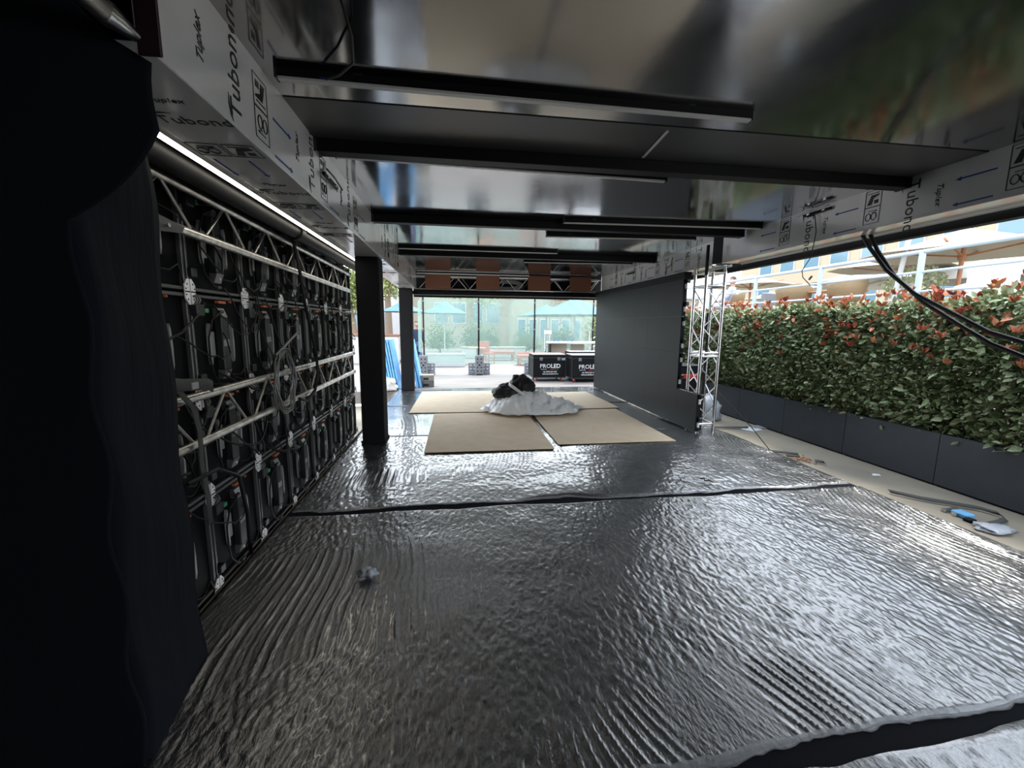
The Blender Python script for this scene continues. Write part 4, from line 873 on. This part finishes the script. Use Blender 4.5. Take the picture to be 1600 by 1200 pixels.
def flight_case(x, y, wd, dp, ht, label, logo=True, rz=0):
    t = thing('flight_case', label, 'case', (x, y, GZ), rz); z0 = .115; body = MB().box((0, 0, z0), (wd, dp, z0 + ht * .86), .006).build('body', 'case', t); lid = MB().box((0, 0, z0 + ht * .865), (wd, dp, z0 + ht), .01).build('lid', 'case', t)
    MB().box((.01, .01, z0 + ht), (wd - .01, dp - .01, z0 + ht + .008), .003).build('top_board', 'whitewall', lid)
    for (a, c) in ((0, 0), (wd, 0), (0, dp), (wd, dp)): MB().box((a - .012, c - .012, z0), (a + .012, c + .012, z0 + ht * .86), .002).build('edge_trim', 'satinblack', t)
    MB().box((-.01, -.01, z0 + ht * .845), (wd + .01, dp + .01, z0 + ht * .875), .002).build('edge_trim', 'satinblack', t); MB().box((-.01, -.01, z0 - .005), (wd + .01, dp + .01, z0 + .02), .002).build('edge_trim', 'satinblack', t)
    for k in (.24, .78): MB().box((wd * k - .045, -.018, z0 + ht * .75), (wd * k + .045, -.008, z0 + ht * .88), .006).build('latch', 'cap', t)
    MB().box((wd * .86, -.014, z0 + ht * .76), (wd * .98, -.010, z0 + ht * .86)).build('label_sticker', 'paper', t)
    for a in (.12, wd - .12):
        for c in (.12, dp - .12):
            cs = MB().box((a - .05, c - .05, z0 - .012), (a + .05, c + .05, z0), .002).build('caster', 'alu_l', t); MB().tube([(a - .018, c, .048), (a + .018, c, .048)], .048, 14).build('wheel', 'red' if c < .2 else 'satinblack', cs); MB().bar((a - .03, c, .05), (a - .03, c, z0 - .01), .008, .04).build('fork', 'alu_l', cs)
    if logo:
        fr = lambda px, pz: frame_mtx((px, -.009, pz), (1, 0, 0), (0, 0, 1)); s = ht / .66
        lp = thing('logo_tmp', 'x', 'x'); bpy.data.objects.remove(lp)
        place_mesh(text_mesh('PRO', .165 * s, 'white'), 'lettering', t, fr(wd * .20, z0 + ht * .43)); place_mesh(text_mesh('LED', .165 * s, 'white', .004), 'lettering', t, fr(wd * .535, z0 + ht * .43))
        place_mesh(text_mesh('S H O W', .045 * s, 'white'), 'lettering', t, fr(wd * .23, z0 + ht * .345)); MB().box((wd * .50, -.0105, z0 + ht * .35), (wd * .62, -.009, z0 + ht * .375)).build('logo_stripe', 'red', t); MB().box((wd * .63, -.0105, z0 + ht * .355), (wd * .78, -.009, z0 + ht * .37)).build('logo_stripe', 'green', t)
        place_mesh(text_mesh('tel. 0734 207 609', .055 * s, 'white', .0012), 'lettering', t, fr(wd * .31, z0 + ht * .235)); place_mesh(text_mesh('www.proledshow.ro', .055 * s, 'white', .0012), 'lettering', t, fr(wd * .28, z0 + ht * .145))
    return t
flight_case(2.26, 11.9, .99, .75, .69, 'black flight case with white PROLED lettering, fully visible in front of fence')
flight_case(3.36, 11.62, 1.0, .75, .69, 'black flight case with lettering, half hidden behind the right screen')
flight_case(3.50, 12.45, 1.1, .5, .74, 'black flight case standing behind the two lettered cases', False)
# portable work table with gauges behind the cases
t = thing('drinks_table', 'grey folding work counter with taps behind the flight cases', 'counter', (2.88, 13.25, GZ))
MB().box((.1, -.2, 1.08), (2.1, .35, 1.14), .01).build('top', 'diffuser', t); MB().box((.12, .0, .7), (.75, .05, 1.08)).build('panel', 'stone', t); MB().box((.9, .0, .7), (1.35, .05, 1.05)).build('panel', 'stone', t)
for x in (0, .16, 1.5): MB().tube([(x, -.1, 0), (x, -.1, 1.5)], .025, 8).build('upright', 'alu_l', t)
MB().box((-.04, -.14, 1.38), (.20, -.06, 1.5), .01).build('head_box', 'diffuser', t); MB().box((.12, -.14, .8), (.2, -.06, 1.15), .01).build('grip', 'satinblack', t); MB().box((.15, -.13, .66), (1.0, -.08, .76), .01).build('red_shelf', 'red', t)
for x in (.32, .46, .78, .94): MB().tube([(x, 0, 1.14), (x + .03, 0, 1.26)], [.035, .05], 8).build('tap', 'glass', t)
# blue boards and block stack at left
for i in range(5):
    o = MB().box((-.022, -.32, 0), (.022, .32, 1.30), .006).build('blue_board', 'blueboard'); o.location = (-1.44 - .062 * i, 10.9, GZ); o.rotation_euler = (0, -math.radians(9), 0)
    tag(o, f'{ORD[i]} of the leaning blue foam boards, counted from the far column leftward', 'board', 'leaning blue boards')
for i in range(2):
    o = MB().box((-.03, -.3, 0), (.03, .3, 1.28), .006).build('blue_board', 'blueboard'); o.location = (-.93 - .08 * i, 11.25, GZ); o.rotation_euler = (0, -math.radians(10), 0)
    tag(o, f'blue foam board leaning right of the far column, {["nearer the fence foot", "tucked against the column"][i]}', 'board')
tag(lump('film_wrap', 'plastic', None, (-1.72, 10.45, GZ + .14), (.26, .18, .18), 6, 12, .5, .7), 'crumpled white plastic wrap at the foot of blue boards', 'plastic wrap')
for i, z in enumerate((GZ, GZ + .165)):
    t = thing('concrete_block', ['lower dark concrete block of the small stack beside far column', 'upper pale concrete block of the small stack beside far column'][i], 'block', (-.80, 11.2, z), .05)
    MB().box((-.20, -.14, 0), (.20, .14, .16), .01).build('body', 'blockc' if i else 'block', t); MB().box((-.08, -.145, .03), (.06, -.135, .09), .003).build('slot', 'hole', t)
# ------------------------------------------------------------ heap of plastic, cloth and band
def sheet():
    nx_, ny = 90, 60; v = []; f = []
    for i in range(nx_ + 1):
        for j in range(ny + 1):
            u = i / nx_ * 2 - 1; w_ = j / ny * 2 - 1; a = math.atan2(w_, u); rr = max(abs(u), abs(w_)); k = math.hypot(u, w_); s = rr / k if k else 0; x, y = u * s, w_ * s
            ed = 1 + .22 * noise.noise(Vector((math.cos(a) * 1.5, math.sin(a) * 1.5, 2)))
            X = x * .86 * ed + (.12 if x > 0 else 0) * rr; Y = y * .55 * ed
            hgt = .30 * math.exp(-((X + .25) / .42) ** 2 - (Y / .5) ** 2) + .15 * math.exp(-((X - .35) / .45) ** 2 - (Y / .35) ** 2)
            c = noise.noise(Vector((X * 4, Y * 4, 5))); c2 = noise.noise(Vector((X * 11, Y * 11, 1)))
            z = hgt * (1 - rr ** 6) + (.13 * abs(c) + .06 * abs(c2)) * (1 - .7 * rr ** 8) + .002; v.append((X, Y, z * 1.15))
    for i in range(nx_):
        for j in range(ny): q = i * (ny + 1) + j; f.append((q, q + ny + 1, q + ny + 2, q + 1))
    o = MB().add(v, f, True).build('plastic_sheet', 'plastic', None, .002); o.location = (1.30, 7.12, .052); return o
tag(sheet(), 'crumpled translucent white plastic sheet heaped on the tan boards', 'plastic sheet')
t = thing('black_cloth', 'bundle of shiny black cloth lying on the crumpled white plastic', 'cloth', (1.02, 7.15, .27))
lump('main_fold', 'velvet', t, (-.08, -.02, .10), (.30, .24, .15), 4, 26, .22); lump('upper_fold', 'velvet', t, (.12, .0, .22), (.22, .2, .18), 8, 26, .28); lump('side_fold', 'velvet', t, (.26, .0, .08), (.15, .16, .14), 12, 20, .35)
t = thing('white_band', 'white printed elastic band looped around the black cloth', 'band', (1.10, 7.05, .36))
pts = [(.22 * math.cos(a * PI / 12) + .02, -.06 - .22 * math.sin(a * PI / 12) * .7, -.16 * math.cos(a * PI / 12) + .02) for a in range(25)]
MB().ribbon([(p[0], p[1], p[2]) for p in pts], .055, (.3, 0, .95)).build('webbing', 'white', t, .004)

# ------------------------------------------------------------ garden beyond the fence
def tree(name, label, x, y, hgt, cr_, cz, trunk, m='treeleaf', n=2600, ls=(.12, .22), bark='bark', seed=1, lean=(0, 0), sz=None):
    rg = np.random.RandomState(seed); t = thing(name, label, 'tree', (x, y, GZ)); MB().tube([(0, 0, 0), (lean[0] * .4, lean[1] * .4, cz * .5), (lean[0], lean[1], cz)], [trunk, trunk * .8, trunk * .5], 9).build('trunk', bark, t); L_ = []
    for k in range(9):
        a = k * .7 + rg.uniform(0, .5); e = Vector((lean[0] + cr_ * .75 * math.cos(a), lean[1] + cr_ * .75 * math.sin(a), cz + rg.uniform(-.2, .9) * cr_ * .5)); MB().tube([(lean[0], lean[1], cz * .8), e * .5 + Vector((lean[0], lean[1], cz)) * .5, e], [trunk * .4, trunk * .28, trunk * .1], 6).build('branch', bark, t); L_.append(e)
    P = []
    for k in range(16): c = Vector((lean[0], lean[1], cz)) + Vector(rg.normal(0, 1, 3)).normalized() * cr_ * rg.uniform(.3, .85); c.z = cz + (c.z - cz) * .55; P.append(rg.normal(0, cr_ * .22, (n // 16, 3)) * np.array([1, 1, .6]) + np.array(c))
    P = np.concatenate(P); d, s, u = rand_rot(len(P), rg, (0, 0, 0), 1); foliage('leaves', m, t, P, d, s, u, rg.uniform(*ls, len(P)))
tree('tree', 'pale olive tree with forked trunk beyond the blue boards', -5.2, 23, 5, 2.2, 3.6, .17, seed=3, lean=(-.5, 0), n=5200)
tree('tree', 'broad pine whose branches spread above left part of net fence', .9, 26.2, 6, 3.0, 4.6, .3, seed=5, n=4200, m='treeleaf')
tree('tree', 'leafy tree at far left beyond the display wall', -11.2, 24, 6, 2.8, 4.3, .3, seed=8, n=3500)
tree('tree', 'green tree peeking above the fence left of the palm trunk', -4.6, 29.5, 6, 2.2, 4.6, .3, seed=9, n=3500)
t = thing('palm_tree', 'tall palm trunk standing behind the middle of the net fence', 'tree', (2.62, 22.5, GZ)); MB().tube([(0, 0, 0), (.02, 0, 2.5), (0, 0, 5.5)], [.30, .24, .22], 12).build('trunk', 'bark', t)
for k in range(14):
    z = .5 + k * .34; MB().tube([(0, 0, z), (0, 0, z + .05)], .275 - .002 * k, 12).build('trunk_ring', 'bark', t)
rg = np.random.RandomState(2); P = rg.normal(0, .25, (500, 3)); 
t = thing('shrub', 'dry brown rounded bush above the right end of fence', 'shrub', (7.6, 28.4, 2.9)); P = rg.normal(0, 1, (1200, 3)) * np.array([.45, .3, .35]) + np.array([0, 0, .5]); d, s, u = rand_rot(1200, rg, (0, 0, .2), 1); foliage('leaves', 'dryleaf', t, P, d, s, u, rg.uniform(.1, .2, 1200)); MB().tube([(0, 0, 0), (0, 0, .5)], .05, 6).build('stem', 'stem', t)
for i, (x, y, r_, hh, lab) in enumerate(((-.85, 22.6, .7, 1.6, 'dark green shrub under the left teal parasol'), (1.1, 23.2, .7, 1.9, 'tall dark shrub in the middle of garden'), (2.0, 24.3, .8, 1.3, 'low shrub left of the palm trunk'), (3.95, 23.2, .7, 1.3, 'green shrub right of the palm trunk'), (5.9, 22.6, .8, 1.5, 'wide green shrub below the large teal parasol'), (7.7, 21.6, .9, 2.6, 'bright green shrub beside white stair rail'))):
    t = thing('shrub', lab, 'shrub', (x, y, GZ)); n = 1500; P = rg.normal(0, 1, (n, 3)) * np.array([r_ * .45, .4, hh * .3]); P[:, 2] = np.abs(P[:, 2]) + hh * .25; d, s, u = rand_rot(n, rg, (0, 0, .2), 1); foliage('leaves', 'dkleaf' if i != 5 else 'treeleaf', t, P, d, s, u, rg.uniform(.1, .18, n)); MB().tube([(0, 0, 0), (0, 0, hh * .4)], .05, 6).build('stem', 'stem', t)
parasol(-.55, 20.5, GZ, 2.18, 1.25, .62, 'teal', .03, 'teal parasol seen through left bay of the net', 'whitewall', sq=8, rz=.2)
parasol(5.7, 19.5, GZ, 2.15, 2.3, .85, 'teal', .035, 'large teal parasol seen through right bay of the net', 'whitewall', sq=8, rz=.1)
parasol(5.4, 24.5, GZ, 2.2, 1.9, .7, 'teal', .035, 'teal parasol behind, left of the large teal parasol', 'whitewall', sq=8, rz=.3)
parasol(-2.3, 19, GZ, 2.2, 1.1, .5, 'teal', .03, 'teal parasol partly hidden at the left end of fence', 'whitewall', sq=8, rz=.0)
t = thing('planter_wall', 'low white planter wall in the garden behind middle net', 'planter', (1.6, 20.8, GZ)); MB().box((-1.3, -.2, 0), (1.9, .3, .5), .02).build('wall', 'whitewall', t); MB().box((-1.35, -.25, .5), (1.95, .35, .56), .01).build('coping', 'stone', t)
t = thing('white_planter', 'white rectangular planter on paving behind left net bay', 'planter', (-.35, 16.6, GZ)); MB().box((-.8, -.25, 0), (.7, .25, .5), .02).build('box', 'whitewall', t); MB().box((-.82, -.27, .47), (.72, .27, .52), .01).build('rim', 'whitewall', t)
def lounger(x, y, rz, lab):
    t = thing('sun_lounger', lab, 'lounger', (x, y, GZ), rz); MB().box((-.75, -.32, .36), (.75, .32, .44), .02).build('cushion', 'cushion', t); MB().box((-.76, -.33, .30), (.76, .33, .36), .01).build('frame', 'wood', t)
    for a in (-.68, .68):
        for c in (-.28, .28): MB().box((a - .03, c - .03, 0), (a + .03, c + .03, .3)).build('leg', 'wood', t)
lounger(3.3, 17.0, 0, 'red cushioned lounger behind the middle fence post'); lounger(5.4, 17.0, .1, 'red cushioned lounger behind the flight cases'); lounger(3.6, 18.6, .0, 'red cushioned lounger farther back in the garden'); lounger(2.0, 19.4, 0, 'small red lounger at rear left of the others')
for (x, y, lab) in ((.9, 17.6, 'wooden garden table with red chair behind left net'), (4.3, 16.8, 'low garden table between the loungers')): tbl(x, y, GZ, .35, lab, 'wood', .7)
t = thing('red_chair', 'red garden chair beside the wooden table behind left net', 'chair', (1.35, 17.9, GZ), .5); MB().box((-.25, -.25, .4), (.25, .25, .46), .01).build('seat', 'cushion', t); MB().box((-.25, .2, .46), (.25, .25, .95), .01).build('backrest', 'cushion', t)
for a in (-.22, .22):
    for c in (-.22, .22): MB().box((a - .02, c - .02, 0), (a + .02, c + .02, .4)).build('leg', 'wood', t)
t = thing('stair_railing', 'white stair handrail rising to right behind the net', 'railing', (5.2, 15.6, GZ))
for z in (.75, 1.1): MB().tube([(0, 0, z), (2.6, 1.2, z + 1.25)], .03, 8).build('rail', 'whitewall', t)
for k in range(4): MB().tube([(.1 + .8 * k, .05 + .37 * k, .3 * k), (.1 + .8 * k, .05 + .37 * k, 1.14 + .385 * k)], .025, 8).build('post', 'whitewall', t)
tb = thing('grass_bank', 'sloping green lawn bank beside the stair rail', 'lawn', (9.4, 18.6, GZ)); MB().prism([(-2.2, 0), (4, 0), (4, 2.4), (.8, 1.5)], -1, 2.2, 1).build('bank', 'grass', tb)
building('building', 'cream building wall with white windows behind the garden', -3.2, 3.6, 32, 38, GZ, 5.2, 'stone', [(-1.6 + 1.3 * k, -.5 + 1.3 * k, 1.6, 3.2) for k in range(4)], side='y')
t = building('building', 'long cream terrace building with white railing on top behind right net', 3.9, 18, 29, 36, GZ, 3.55, 'stone', [(4.3 + .8 * k, 4.95 + .8 * k, .5, 2.0) for k in range(6)], side='y'); o = t
rl_ = thing('roof_railing', 'white railing along roof of the cream terrace building', 'railing', (3.9, 28.95, 3.75))
for z in (.1, 1.0): MB().tube([(0, 0, z), (14, 0, z)], .04, 6).build('rail', 'whitewall', rl_)
for k in range(36): MB().box((k * .4 - .02, -.02, 0), (k * .4 + .02, .02, 1.0)).build('baluster', 'whitewall', rl_)
building('building', 'white building with blue windows high behind the terrace railing', 2, 20, 40, 46, GZ, 9, 'whitewall', [(2.6 + 2 * k, 4.0 + 2 * k, 4.3, 6.2) for k in range(8)], side='y')
building('building', 'pale distant building behind the olive tree at left', -16, -5, 38, 42, GZ, 4.2, 'whitewall', [(-15 + 2 * k, -14 + 2 * k, 1, 2.6) for k in range(5)], side='y')
t = thing('brick_kerb', 'low reddish kerb wall beyond the blue boards', 'wall', (-6, 18, GZ)); MB().box((-4, -.15, 0), (3.6, .15, 1.15), .02).build('wall', 'whitewall', t); MB().box((-4.02, -.2, 1.15), (3.65, .2, 1.23), .01).build('coping', 'rust', t)
